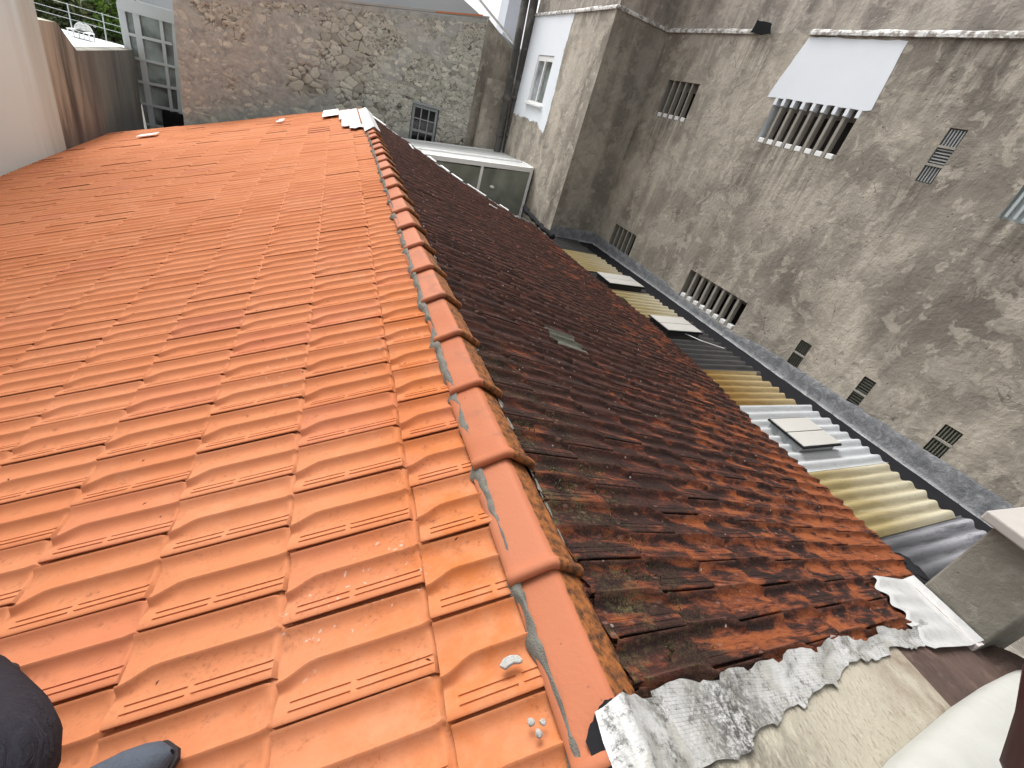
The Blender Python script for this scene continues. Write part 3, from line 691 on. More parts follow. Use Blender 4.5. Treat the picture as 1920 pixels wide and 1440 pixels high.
m_ = MB(); m_.prism([wp(-.6, -.75, -.775), wp(-.6, .0, -.775), wp(8.75, 0, -.775), wp(8.75, -.75, -.775)], (0, 0, .03)); m_.build('gutter', MAT['black'], lean, 'flat black bitumen gutter')
m_ = MB(); m_.prism([wp(-.6, -2.6, -1.6), wp(-.6, 0, -1.6), wp(8.75, 0, -1.6), wp(8.75, -2.6, -1.6)], (0, 0, .6)); m_.build('wall', MAT['conc_dark'], lean)
def skylight(s0, s1, d0, d1, z, label, split, pane_label=None):
    f = MB(); ins = .012
    f.box(wp((s0 + s1) / 2, (d0 + d1) / 2, z - .05), WD, WN, UPV, (s1 - s0) / 2 - .035, (d1 - d0) / 2 - .03, .05)
    fr = f.build('skylight', MAT['sheet_w'] if 'coated' in label else MAT['sheet_k'], lean, label)
    k = MB(); k.box(wp((s0 + s1) / 2, (d0 + d1) / 2, z + .008), WD, WN, UPV, (s1 - s0) / 2, (d1 - d0) / 2, .010); k.build('rim', MAT['black'], fr, bevel=.003)
    n_ = split
    for i in range(n_):
        a0 = s0 + ins + (s1 - s0 - 2 * ins) * i / n_ + .006; a1 = s0 + ins + (s1 - s0 - 2 * ins) * (i + 1) / n_ - .006
        k = MB(); k.box(wp((a0 + a1) / 2, (d0 + d1) / 2, z + .021), WD, WN, UPV, (a1 - a0) / 2, (d1 - d0) / 2 - ins, .005); k.build('pane', MAT['skypane'], fr)
skylight(5.90, 6.40, -1.44, -.68, -.622, 'farthest roof light with two pale panes', 2)
skylight(4.27, 4.76, -1.47, -.78, -.620, 'middle roof light with two pale panes', 2)
skylight(1.83, 2.30, -1.66, -1.0, -.612, 'nearest roof light on a white coated kerb', 2)
cables = MB(); cables.tube([wp(4.6, -1.3, -.655), wp(4.1, -.95, -.64), wp(3.95, -.62, -.66)], .006, 6)
cables.build('cable', MAT['frame_w'], lean, 'thin white cable across the black sheet')
lump([wp(5.25, -1.62, -.66), wp(5.1, -1.68, -.66), wp(5.0, -1.60, -.67), wp(4.92, -1.66, -.67)], [.11, .10, .08, .08], 'moss_clump', plain("dark_moss", (.025, .026, .012), .95, .05, .5, 40, .9), lean, 'dark moss spilling from the eave on the yellow sheet', 5)

# ================================================================== CONCRETE BUILDING
cb = thing('concrete_building', 'tall windowless-looking apartment back wall of stained grey-brown render with barred openings', 'building', wp(4, .5, -4.4))
TOP = 6.5; S_FAR = 8.8; S_NEAR = -5.5
HOLES = {'w1': (7.41, 8.27, 1.95, 2.54), 'w2': (4.39, 5.72, 1.93, 2.51), 'w3': (7.45, 8.24, -.66, -.11), 'w4': (4.43, 5.76, -.60, -.12),
         'v0': (3.17, 3.345, 1.93, 2.47), 'v1': (3.235, 3.405, -.53, -.16), 'v2': (2.335, 2.485, -.55, -.14), 'v3': (1.385, 1.56, -.48, -.13), 'v4': (2.05, 2.43, 1.80, 2.12)}
def wall_holes(fp, s0, s1, z0, z1, holes, name, mat, parent):
    ss = sorted({s0, s1, *[h[i] for h in holes for i in (0, 1)]}); zs = sorted({z0, z1, *[h[i] for h in holes for i in (2, 3)]})
    m_ = MB()
    for a_, b_ in zip(ss[:-1], ss[1:]):
        for c_, d_ in zip(zs[:-1], zs[1:]):
            mx, mz = (a_ + b_) / 2, (c_ + d_) / 2
            if any(h[0] < mx < h[1] and h[2] < mz < h[3] for h in holes): continue
            m_.add([fp(a_, c_), fp(b_, c_), fp(b_, d_), fp(a_, d_)], [(0, 1, 2, 3)])
    return m_.build(name, mat, parent, fix=False)
wall_holes(lambda s, z: wp(s, 0, z), S_NEAR, S_FAR, -4.4, 3.27, list(HOLES.values()), 'wall', MAT['conc'], cb)
IC = wp(S_FAR, 0, 0); BC = np.array([5.19, 8.67, 0]); BDIR = np.array([-.025, 1, 0]); BDIR /= np.linalg.norm(BDIR); BN = np.array([-BDIR[1], BDIR[0], 0])
def bp(s, z, out=0): return BC + BDIR * s + UPV * z + BN * out
HB = (2.22, 3.18, 1.53, 2.49)
wall_holes(lambda s, z: bp(s, z), 0, 4.0, -4.4, 3.27, [HB], 'bay_wall', MAT['conc'], cb)
m_ = MB(); m_.add([IC - UPV * 4.4, BC - UPV * 4.4, BC + UPV * 3.27, IC + UPV * 3.27], [(0, 1, 2, 3)]); m_.build('bay_wall', MAT['conc_dark'], cb, 'darker return wall of the bay', fix=False)
# body behind, end walls and roof
m_ = MB(); e = bp(4.0, 0)
foot = [wp(S_NEAR, .30, 0), wp(S_FAR + .3, .30, 0), BC + (.3, .3, 0), e + (.3, 0, 0), e + (6, 0, 0), wp(S_NEAR, 7, 0)]
m_.prism([np.array(p) * (1, 1, 0) + (0, 0, -4.4) for p in foot], (0, 0, 4.4 + 3.2)); m_.build('core', MAT['void'], cb)
for p, q in ((wp(S_NEAR, 0, 0), wp(S_NEAR, .3, 0)), (e, e + (.3, 0, 0))):
    m_ = MB(); m_.add([p - UPV * 4.4, q - UPV * 4.4, q + UPV * 3.2, p + UPV * 3.2], [(0, 1, 2, 3)]); m_.build('end_wall', MAT['conc'], cb, fix=False)
# upper wall above the drip ledge
m_ = MB(); m_.prism([wp(S_NEAR, .02, 3.27), wp(S_FAR, .02, 3.27), BC + WN * .02 + UPV * 3.27 - BN * .0 + WN * 0, e + WN * .02 + UPV * 3.27, e + (6, 0, 3.27), wp(S_NEAR, 7, 3.27)], (0, 0, TOP - 3.27)); m_.build('upper_wall', m_concrete("upper_render", (.45, .405, .35), (.17, .152, .138), (.40, .36, .315), 12.2, 1.5), cb)
# ledge: thin projecting flashing, peeling paint
m_peel = Mt("peeling_white_ledge", .85, .2); nn_ = m_peel.noise(12, 6, .7); m_peel.col(m_peel.mix(m_peel.rng(nn_, .45, .55), (.66, .65, .63), (.26, .235, .21))); m_peel.bump(m_peel.noise(25, 5), .8, .02)
def ledge(p, q, outv, name='drip_ledge', label=None, h=.014):
    L = np.linalg.norm(q - p); n_ = max(2, int(L / .05)); rows = []
    for i in range(n_ + 1):
        t = i / n_; c = p + (q - p) * t; w1 = .030 + .008 * vnoise(np.array([[c[1] * 8, 1, 1.]]))[0]; hh = h + .035 * max(0, fbm(np.array([[c[1] * 3.5, 4, c[0] * 3]]), 4)[0] - .45)
        rows.append([c + outv * .003 + UPV * (.03 + hh), c + outv * (.02 + .01 * vnoise(np.array([[c[1] * 15, 6, 1.]]))[0]) + UPV * (.02 + hh * .6), c + outv * w1 + UPV * .008, c + outv * w1 - UPV * .02, c + outv * .003 - UPV * .022])
    m_ = MB(); m_.grid(np.array(rows)); m_.build(name, m_peel.m, cb, label, fix=False)
ledge(wp(S_NEAR, 0, 3.27), wp(5.68, 0, 3.27), -WN); ledge(wp(6.62, 0, 3.27), wp(S_FAR, 0, 3.27), -WN)
ledge(IC + UPV * 3.27, BC + UPV * 3.27, np.array([WD[0], -WD[1], 0]) * .9); ledge(BC + UPV * 3.27, e + UPV * 3.27, BN)
def ragged(poly, off, fp, n_per=.03, amp=.02, seed=0):
    pts = []
    for (a_, b_), (c_, d_) in zip(poly, poly[1:] + poly[:1]):
        L = math.hypot(c_ - a_, d_ - b_); k = max(2, int(L / n_per))
        for i in range(k):
            t = i / k; x, y = a_ + (c_ - a_) * t, b_ + (d_ - b_) * t
            j = fbm(np.array([[x * 9 + seed, y * 9, seed]]), 3)[0] - .5; pts.append((x + amp * 2 * j, y + amp * 2 * (fbm(np.array([[x * 9, y * 9 + 5, seed + 4]]), 3)[0] - .5)))
    m_ = MB(); m_.add([fp(x, y, off) for x, y in pts], [tuple(range(len(pts)))]); return m_
# fresh white paint patch above the wide upper opening, tongues between the bars
m_ = ragged([(5.66, 3.235), (4.32, 3.215), (4.28, 2.52), (4.36, 2.505), (5.72, 2.505), (5.90, 2.50), (5.83, 2.75)], .004, lambda s, z, o: wp(s, -o, z), .025, .012, 2)
m_.build('paint_patch', MAT['white'], cb, 'fresh white paint patch above the wide upper opening', fix=False)
m_ = ragged([(6.70, 3.235), (6.30, 3.225), (6.34, 3.36), (6.42, 3.38), (6.66, 3.41)], .07, lambda s, z, o: wp(s, -o, z), .02, .03, 5)
mk = m_; mk.build('tar_smear', MAT['black'], cb, 'black tar patch over the broken ledge', fix=False)
m_ = ragged([(0.0 + 1.72, 3.24), (3.98, 3.24), (3.98, 1.22), (3.73, 1.19), (2.6, 1.20), (1.75, 1.02)], .004, lambda s, z, o: bp(s, z, o), .03, .02, 7)
# cut around the bay window: build the paint as wall pieces instead of one n-gon
def patch_holes(fp, s0, s1, z0, z1, hole, name, mat, label, step=.04):
    m_ = MB(); ss = np.arange(s0, s1, step); zs = np.arange(z0, z1, step)
    for a_ in ss:
        for c_ in zs:
            mx, mz = a_ + step / 2, c_ + step / 2
            if hole[0] - .01 < mx < hole[1] + .01 and hole[2] - .01 < mz < hole[3] + .01: continue
            zb = 1.18 + .012 * math.sin(mx * 9) + .09 * (fbm(np.array([[mx * 8, 1, 1.]]), 3)[0] - .5) - .12 * smooth01(np.array([(2.3 - mx) / .5]))[0]
            sl = 1.74 + .04 * math.sin(mz * 3) + .05 * (fbm(np.array([[mz * 8, 4, 1.]]), 3)[0] - .5)
            if mz < zb or mx < sl: continue
            m_.add([fp(a_, c_), fp(a_ + step, c_), fp(a_ + step, c_ + step), fp(a_, c_ + step)], [(0, 1, 2, 3)])
    bmv = m_.build(name, mat, cb, label, fix=False)
patch_holes(lambda s, z: bp(s, z, .004), 1.68, 4.0, .92, 3.24, HB, 'paint_patch', MAT['white'], 'white painted panel round the bay window', .02)
# barred openings
def opening(key, nb, depth, barw, label, white_bits=False, white_jamb=False, pane=None):
    s0, s1, z0, z1 = HOLES[key]
    m_ = MB()
    for a_, b_, c_, d_ in (((s0, z0), (s1, z0), 0, 0), ((s1, z0), (s1, z1), 0, 0), ((s1, z1), (s0, z1), 0, 0), ((s0, z1), (s0, z0), 0, 0)):
        m_.add([wp(a_[0], 0, a_[1]), wp(b_[0], 0, b_[1]), wp(b_[0], depth, b_[1]), wp(a_[0], depth, a_[1])], [(0, 1, 2, 3)])
    win = m_.build('window', MAT['conc_bar'], cb, label, fix=False)
    m_ = MB(); m_.add([wp(s0, depth, z0), wp(s1, depth, z0), wp(s1, depth, z1), wp(s0, depth, z1)], [(0, 1, 2, 3)])
    m_.build('pane', pane or MAT['glass_dark'], win, fix=False)
    per = (s1 - s0) / nb
    for i in range(1, nb):
        c = s0 + per * i + per * .10
        k = MB(); k.box(wp(c, .055, (z0 + z1) / 2), WD, WN, UPV, barw / 2, .042, (z1 - z0) / 2); k.build('bar', MAT['conc_bar'], win)
    if white_jamb:
        for i in range(0, nb + 1):
            c = min(max(s0 + per * i + per * .10, s0 + .012), s1 - .012); k = MB(); k.box(wp(c, .045, z1 - .045), WD, WN, UPV, barw / 2 + .006, .048, .05); k.build('bar_head', MAT['white'], win, bevel=.004)
    k = MB(); k.box(wp((s0 + s1) / 2, depth - .03, z1 - .06), WD, WN, UPV, (s1 - s0) / 2, .02, .05); k.build('head_frame', MAT['conc_bar'], win)
    if white_bits:
        for i in range(nb):
            c = s0 + per * (i + .55); k = MB(); k.box(wp(c, .05, z0 + .035), WD, WN, UPV, per * .30, .045, .032); k.build('sill_block', MAT['frame_w'], win, bevel=.006)
    if white_jamb:
        k = MB(); k.add([wp(s1 - .003, .0, z0), wp(s1 - .003, depth, z0), wp(s1 - .003, depth, z1), wp(s1 - .003, 0, z1)], [(0, 1, 2, 3)]); k.build('jamb', MAT['white'], win, fix=False)
opening('w1', 5, .30, .032, 'upper narrow opening with five concrete bars', True)
opening('w2', 8, .30, .042, 'wide upper opening under the white paint patch', True, True, m_glass("brown_shutter", (.055, .047, .042), .5, .3, .3, 4))
opening('w3', 5, .30, .034, 'lower narrow opening above the gutter', True)
opening('w4', 8, .32, .046, 'wide lower opening resting on the membrane', True)
for key in ('w2', 'w4'):
    s0, s1, z0, z1 = HOLES[key]; c = s0 + (s1 - s0) * .475; k = MB(); k.box(wp(c, .22, (z0 + z1) / 2), WD, WN, UPV, .022, .02, (z1 - z0) / 2 - .02)
    k.build('window_post', MAT['frame_w'] if key == 'w2' else MAT['conc_bar'], cb)
def vent(key, rows, label, mat):
    s0, s1, z0, z1 = HOLES[key]; m_ = MB(); d = .05
    for a_, b_ in (((s0, z0), (s1, z0)), ((s1, z0), (s1, z1)), ((s1, z1), (s0, z1)), ((s0, z1), (s0, z0))):
        m_.add([wp(a_[0], 0, a_[1]), wp(b_[0], 0, b_[1]), wp(b_[0], d, b_[1]), wp(a_[0], d, a_[1])], [(0, 1, 2, 3)])
    m_.add([wp(s0, d, z0), wp(s1, d, z0), wp(s1, d, z1), wp(s0, d, z1)], [(0, 1, 2, 3)])
    v = m_.build('vent', MAT['conc_bar'] if key == 'v0' else mat, cb, label, fix=False)
    H = (z1 - z0) / rows
    for r in range(rows):
        zc = z0 + H * (r + .5); k = MB(); horiz = (r == 1 and rows == 3) or key in ('v2',)
        n_ = 5
        for i in range(n_):
            if horiz: k.box(wp((s0 + s1) / 2, .022, zc - H * .42 + H * .84 * (i + .5) / n_), WD, WN, UPV, (s1 - s0) / 2 - .008, .012, H * .035)
            else: k.box(wp(s0 + .008 + (s1 - s0 - .016) * (i + .5) / n_, .022, zc), WD, WN, UPV, (s1 - s0) * .035, .012, H * .44)
        k.build('grille', mat, v)
        if r:
            k = MB(); k.box(wp((s0 + s1) / 2, .012, z0 + H * r), WD, WN, UPV, (s1 - s0) / 2, .014, .012); k.build('rail', MAT['conc_bar'], v)
gv = plain("grey_block_grille", (.30, .315, .315), .6, .4, .3, 20); dv = plain("dark_green_grille", (.085, .085, .068), .6, .4, .4, 20)
vent('v0', 3, 'tall vent of three stacked grille blocks', gv); vent('v1', 2, 'smallest dark vent, nearest the wide lower opening', dv)
vent('v2', 2, 'dark slatted vent in the middle of the low row', dv); vent('v3', 2, 'greenish vent at the near end of the low row', plain("olive_grille", (.14, .145, .115), .5, .4, .3, 20))
vent('v4', 1, 'pale blue-grey glazed vent high at the near side', plain("bluegrey_glazed", (.42, .46, .46), .4, .5, .1))
# bay window
m_ = MB(); s0, s1, z0, z1 = HB
for a_, b_ in (((s0, z0), (s1, z0)), ((s1, z0), (s1, z1)), ((s1, z1), (s0, z1)), ((s0, z1), (s0, z0))):
    m_.add([bp(a_[0], a_[1], 0), bp(b_[0], b_[1], 0), bp(b_[0], b_[1], -.12), bp(a_[0], a_[1], -.12)], [(0, 1, 2, 3)])
bw = m_.build('window', MAT['white'], cb, 'white sliding window in the bay', fix=False)
k = MB(); fr = .055
for a_, b_, c_, d_ in ((s0, s0 + fr, z0, z1), (s1 - fr, s1, z0, z1), ((s0 + s1) / 2 - .03, (s0 + s1) / 2 + .03, z0 + fr, z1 - .1), (s0 + fr, s1 - fr, z0, z0 + fr), (s0 + fr, s1 - fr, z1 - .10, z1)):
    k.box(bp((a_ + b_) / 2, (c_ + d_) / 2, -.045), BDIR, BN, UPV, (b_ - a_) / 2, .035, (d_ - c_) / 2)
k.build('frame', MAT['frame_w'], bw)
k = MB(); k.box(bp((s0 + s1) / 2, z0 - .02, .02), BDIR, BN, UPV, (s1 - s0) / 2 + .05, .05, .022); k.build('sill', MAT['frame_w'], bw, bevel=.004)
for i in range(2):
    a_, b_ = ((s0 + fr, (s0 + s1) / 2 - .03), ((s0 + s1) / 2 + .03, s1 - fr))[i]
    k = MB(); k.add([bp(a_, z0 + fr, -.055), bp(b_, z0 + fr, -.055), bp(b_, z1 - .1, -.055), bp(a_, z1 - .1, -.055)], [(0, 1, 2, 3)]); k.build('pane', MAT['glass_pale'] if i else MAT['glass_grey'], bw, fix=False)
# membrane upstand
def upstand(fp, s0, s1, zt, zb, name='upstand', label=None):
    ss = np.arange(s0, s1 + .001, .04); rows = []
    for s in ss:
        zz = zt(s) + .035 * (fbm(np.array([[s * 6, 2, 2.]]), 3)[0] - .5)
        rows.append([fp(s, zz, .004), fp(s, zz - .02, .012), fp(s, (zz + zb) / 2, .014), fp(s, zb + .03, .018), fp(s, zb, .024 + .02 * vnoise(np.array([[s * 12, 1, 1.]]))[0])])
    m_ = MB(); m_.grid(np.array(rows)); m_.build(name, MAT['memb'], cb, label, fix=False, smooth=True)
upstand(lambda s, z, o: wp(s, -o, z), -.6, 4.40, lambda s: np.interp(s, [0, 1, 2.5, 3.6, 4.4], [-.44, -.46, -.50, -.52, -.60]), -.742, label='grey waterproof membrane along the wall foot')
upstand(lambda s, z, o: wp(s, -o, z), 4.40, 8.78, lambda s: np.interp(s, [4.4, 5.8, 6.2, 8.78], [-.61, -.60, -.54, -.52]), -.742, label='grey waterproof membrane below the barred openings')
JD = (BC - IC) / np.linalg.norm(BC - IC); JN = np.array([JD[1], -JD[0], 0]); JN = JN if JN[1] < 0 else -JN
upstand(lambda s, z, o: IC + JD * s + JN * o + UPV * z, 0, 1.18, lambda s: -.50, -.742, label='grey membrane at the foot of the bay return')

# ================================================================== DRAIN PIPES
for i, (xa, xb) in enumerate(((985, 932), (1002, 949))):
    p0, p1 = at(xa, 0, (5, 12.75, 0), (0, 1, 0)), at(xb, 283, (5, 12.75, 0), (0, 1, 0)); d = (p1 - p0) / np.linalg.norm(p1 - p0)
    r = .092 if i == 0 else .10
    pr = thing('drain_pipe', ('paler drain pipe, the left one of the pair beside the white bay panel', 'darker drain pipe, the right one touching the white bay panel')[i], 'pipe', p1, 'pair of old drain pipes')
    m_ = MB(); m_.tube([p0 - d * 3, p1 + d * 4.2], r, 18); m_.build('shaft', MAT['iron'], pr, smooth=True)
    for t in (.62, .88):
        c = p0 + (p1 - p0) * t; m_ = MB(); m_.tube([c - d * .05, c + d * .05], r + .014, 18); m_.build('collar', MAT['iron'], pr, smooth=True)

# ================================================================== GLASS CANOPY
gc = thing('glass_canopy', 'low white framed glass canopy between the blackened roof and the rubble wall', 'canopy', (4, 10.6, -1.5))
yf = 10.3; FP = lambda x, y, yy=yf: at(x, y, (0, yy, 0), (0, 1, 0))
fl, fr_ = FP(790, 291), FP(997, 319); bl_, br_ = at(765, 265, (0, 12.9, 0), (0, 1, 0)), at(957, 288, (0, 12.9, 0), (0, 1, 0))
fl = fl - (1.2, 0, .13); bl_ = bl_ - (1.2, 0, .12)
rows = []
for i in range(9):
    t = i / 8; rows.append([fl + (bl_ - fl) * t + UPV * .02, fr_ + (br_ - fr_) * t + UPV * .02])
m_ = MB(); m_.grid(np.array(rows)); Q = np.array(rows) - (0, 0, .015); m_.grid(Q); m_.build('roof_sheet', MAT['canopy'], gc, fix=False)
for t in (.34, .40, .97):
    m_ = MB(); m_.bar(fl + (bl_ - fl) * t + UPV * .035, fr_ + (br_ - fr_) * t + UPV * .035, .05, .03, UPV); m_.build('roof_rib', MAT['frame_w'], gc)
m_ = MB(); m_.bar(fr_ + UPV * .03, br_ + UPV * .03, .09, .05, UPV); m_.build('roof_edge', MAT['frame_w'], gc)
m_ = MB(); m_.bar(fl + UPV * .0, fr_ + UPV * .0, .06, .10, UPV); m_.build('top_rail', MAT['frame_w'], gc, bevel=.006)
for (x, y) in ((905, 310), (997, 319)):
    p = FP(x, y); m_ = MB(); m_.bar(p, p - UPV * 1.4, .06, .05, (0, 1, 0)); m_.build('post', MAT['frame_w'], gc)
pm = FP(905, 310)
for a_, b_ in ((fl, pm), (pm, fr_)):
    m_ = MB(); m_.prism([a_ - UPV * .05, b_ - UPV * .05, b_ - UPV * 1.5, a_ - UPV * 1.5], (0, .012, 0)); m_.build('pane', MAT['glass_green'], gc)
lump([FP(922, 350) + (0, -.03, 0)], [.055], 'sticker', MAT['frame_w'], gc, 'small pale blob on the pane', 2)

# ================================================================== RUBBLE STONE BUILDING
sb = thing('stone_building', 'old rubble stone building with a raked top and a small paned window', 'building', (1, 13.5, -4.4))
YS = 13.2
X0, X1 = -2.42, 4.10
def top_z(x): return np.interp(x, [-2.42, .79, 3.01, 4.10], [1.55, 2.27, 2.68, 2.94])
xs = np.arange(X0, X1 + .001, .021); zs = np.arange(-2.4, 3.0, .021)
XX, ZZ = np.meshgrid(xs, zs, indexing='ij'); ZZ = np.minimum(ZZ, top_z(XX))
wx = XX + .17 * (fbm(np.stack([XX * 4, ZZ * 4, XX * 0], -1), 4) - .5); wz = ZZ + .17 * (fbm(np.stack([XX * 4, ZZ * 4, XX * 0 + 7], -1), 4) - .5)
def cells2(wx, wz, n, seed, asp=1.45):
    r = np.random.default_rng(seed); pts = np.stack([r.uniform(X0 - .2, X1 + .2, n), r.uniform(-2.6, 3.2, n)], -1); val = r.random(n)
    F1 = np.full(wx.size, 9.); F2 = np.full(wx.size, 9.); ID = np.zeros(wx.size, int); a = wx.ravel(); b = wz.ravel()
    for s in range(0, wx.size, 4000):
        d = np.hypot(a[s:s + 4000, None] - pts[None, :, 0], (b[s:s + 4000, None] - pts[None, :, 1]) * asp); ii = np.argpartition(d, 1, axis=1)[:, :2]
        dd = np.take_along_axis(d, ii, 1); o = np.argsort(dd, 1); ii = np.take_along_axis(ii, o, 1); dd = np.take_along_axis(dd, o, 1)
        F1[s:s + 4000], F2[s:s + 4000], ID[s:s + 4000] = dd[:, 0], dd[:, 1], ii[:, 0]
    return (F2 - F1).reshape(wx.shape), val[ID].reshape(wx.shape)
eb, vb_ = cells2(wx, wz, 1900, 3, 1.5); es_, vs_ = cells2(wx, wz, 6000, 4, 1.8)
mixm = smooth01((fbm(np.stack([XX * .9 + 3, ZZ * .9, XX * 0 + 3], -1), 3) - .42 + .10 * (XX > 2) ) / .10)
edge = np.where(mixm > .5, es_ * 1.8, eb * 1.0); val = np.where(mixm > .5, vs_, vb_)
edge = np.clip(edge / .09, 0, 1)
expo = fbm(np.stack([XX * 1.5 + 1, ZZ * 1.5 + 2, XX * 0], -1), 5) + .045 * (XX - .6) + .02 * ZZ
plas = smooth01((.535 - expo) / .10)
# individual stones stand out of the plaster
pop = ((vb_ > .62) & (mixm < .5)) | ((vs_ > .74) & (mixm >= .5)); plas = np.where(pop, plas * smooth01((.5 - edge) / .35), plas)
plas = np.where(ZZ > top_z(XX) - .10, 1.0, plas)
relief = .022 * smooth01(edge / .5) * (1 - .75 * plas) + .02 * plas + .02 * (fbm(np.stack([XX * 7, ZZ * 7, XX * 0], -1), 3) - .5)
V = np.stack([XX, YS - relief, ZZ], -1)
nx_, nz_ = XX.shape; idx = np.arange(nx_ * nz_).reshape(nx_, nz_)
F = np.stack([idx[:-1, :-1], idx[1:, :-1], idx[1:, 1:], idx[:-1, 1:]], -1).reshape(-1, 4)
cx, cz = V.reshape(-1, 3)[F].mean(1)[:, 0], V.reshape(-1, 3)[F].mean(1)[:, 2]
WX0, WX1, WZ0, WZ1 = 2.60, 3.29, -.45, .76
F = F[~((cx > WX0) & (cx < WX1) & (cz > WZ0) & (cz < WZ1))]
at_ = np.stack([val, edge, plas, np.ones_like(val)], -1).reshape(-1, 4)
np_mesh('wall', V.reshape(-1, 3), F, MAT['stone'], sb, 'rubble stone face, partly plastered', True, {'stone': at_})
m_ = MB(); m_.prism([(X0, YS + .03, -4.4), (X1, YS + .03, -4.4), (X1, YS + .03, 2.90), (3.01, YS + .03, 2.64), (.79, YS + .03, 2.23), (X0, YS + .03, 1.5)], (0, 1.6, 0))
# keep the window void open: body starts behind it
m_ = MB(); m_.prism([(X0, YS + .25, -4.4), (X1, YS + .25, -4.4), (X1, YS + .25, 2.90), (3.01, YS + .25, 2.64), (.79, YS + .25, 2.23), (X0, YS + .25, 1.5)], (0, 1.4, 0)); m_.build('core', MAT['conc_dark'], sb)
m_ = MB(); m_.add([(X0, YS, -4.4), (X0, YS + .25, -4.4), (X0, YS + .25, 1.5), (X0, YS, 1.54)], [(0, 1, 2, 3)]); m_.build('wall', MAT['conc_dark'], sb, 'dark left edge of the rubble wall', fix=False)
# coping line and orange tile edge
m_ = MB(); m_.bar((X0, YS + .05, 1.57), (.79, YS + .05, 2.29), .18, .04, (0, 0, 1)); m_.bar((.79, YS + .05, 2.29), (4.12, YS + .05, 2.965), .18, .04, (0, 0, 1)); m_.build('coping', plain("pale_coping", (.42, .40, .37), .9, .1, .2, 6, .4), sb)
m_ = MB(); m_.bar((2.85, YS + .02, 2.70), (3.95, YS + .02, 2.955), .16, .03, (0, 0, 1)); m_.build('tile_edge', MAT['clayline'], sb, 'short orange tile edge on the coping')
# rendered side past the corner, receding to the right
m_ = MB(); R1 = np.array([5.15, 14.0, 0]); R0 = np.array([4.10, 13.2, 0])
m_.add([R0 + UPV * -4.4, R1 + UPV * -4.4, R1 + UPV * 2.55, R0 + UPV * 2.95], [(0, 1, 2, 3)]); m_.build('wall', MAT['conc'], sb, 'rendered side past the stone corner', fix=False)
# window
m_ = MB(); dpt_ = .16
for a_, b_ in (((WX0, WZ0), (WX1, WZ0)), ((WX1, WZ0), (WX1, WZ1)), ((WX1, WZ1), (WX0, WZ1)), ((WX0, WZ1), (WX0, WZ0))):
    m_.add([(a_[0], YS - .02, a_[1]), (b_[0], YS - .02, b_[1]), (b_[0], YS + dpt_, b_[1]), (a_[0], YS + dpt_, a_[1])], [(0, 1, 2, 3)])
sw = m_.build('window', MAT['wood_grey'], sb, 'small grey timber window with dark panes', fix=False)
k = MB(); nxp, nzp = 3, 4; pw = (WX1 - WX0 - .10) / nxp; ph = (WZ1 - WZ0 - .10) / nzp
for i in range(nxp + 1):
    wv = .06 if i in (0, nxp) else .026; x = WX0 + .05 + i * pw; k.abox(x - wv / 2, x + wv / 2, YS + .03, YS + .07, WZ0, WZ1)
for j in range(nzp + 1):
    wv = .06 if j in (0, nzp, 2) else .026; z = WZ0 + .05 + j * ph; k.abox(WX0 + .02, WX1 - .02, YS + .027, YS + .066, z - wv / 2, z + wv / 2)
k.build('frame', MAT['wood_grey'], sw)
k = MB(); k.abox(WX0, WX1, YS + .08, YS + .10, WZ0, WZ1); k.build('pane', MAT['glass_dark'], sw)
k = MB(); k.abox(WX0 - .04, WX1 + .04, YS - .045, YS - .01, WZ1, WZ1 + .05); k.build('head', MAT['wood_grey'], sw)
# low rendered wall and stub right of the corner
lw = MB(); pts = [at(x, y, (4.6, 12.95, 0), (0, 1, 0)) for x, y in ((916, 146), (958, 156))]
lw.prism([(pts[0][0], 12.95, -4.4), (5.08, 12.95, -4.4), (5.08, 12.95, pts[1][2]), (pts[0][0], 12.95, pts[0][2])], (0, .2, 0))
tag(lw.build('rendered_wall', MAT['conc']), 'low stained render wall filling the corner behind the drain pipes', 'wall')

# ================================================================== WHITE BUILDING BEHIND, CREAM BUILDING, ANNEX
wb = thing('white_building', 'smooth pale grey-white gable wall rising behind the rubble building', 'building', (2, 15.3, -4.4))
yb = 15.2; Q = lambda x, y: at(x, y, (0, yb, 0), (0, 1, 0))
a1, a2 = Q(868, -2), Q(1004, 122)
m_ = MB(); m_.prism([(-1.2, yb, -4.4), (6.6, yb, -4.4), (a2[0] + .4, yb, a2[2] - .33), (a2[0], yb, a2[2]), (a1[0], yb, a1[2]), (a1[0] - .9, yb, a1[2] + .8), (-1.2, yb, a1[2] - .6)], (0, 3, 0))
m_.build('wall', plain("pale_grey_render", (.52, .54, .565), .85, .2, .07, 1.2, .1), wb)
m_ = MB(); m_.bar(a1 + (-.9, -.03, .82), a2 + (.4, -.03, -.31), .10, .05, (0, 0, 1)); m_.build('verge', MAT['frame_w'], wb)
bt = MB(); p0, p1 = at(963, 0, (0, 19, 0), (0, 1, 0)), at(985, 40, (0, 19, 0), (0, 1, 0)); bt.abox(p0[0] - .15, p0[0] + .55, 19, 20, -4.4, p0[2] + 1.5)
tag(bt.build('chimney_stack', plain("bluegrey_render", (.52, .54, .58), .8, .2, .05, 2, 0)), 'blue-grey block standing against the sky behind the white gable', 'chimney')

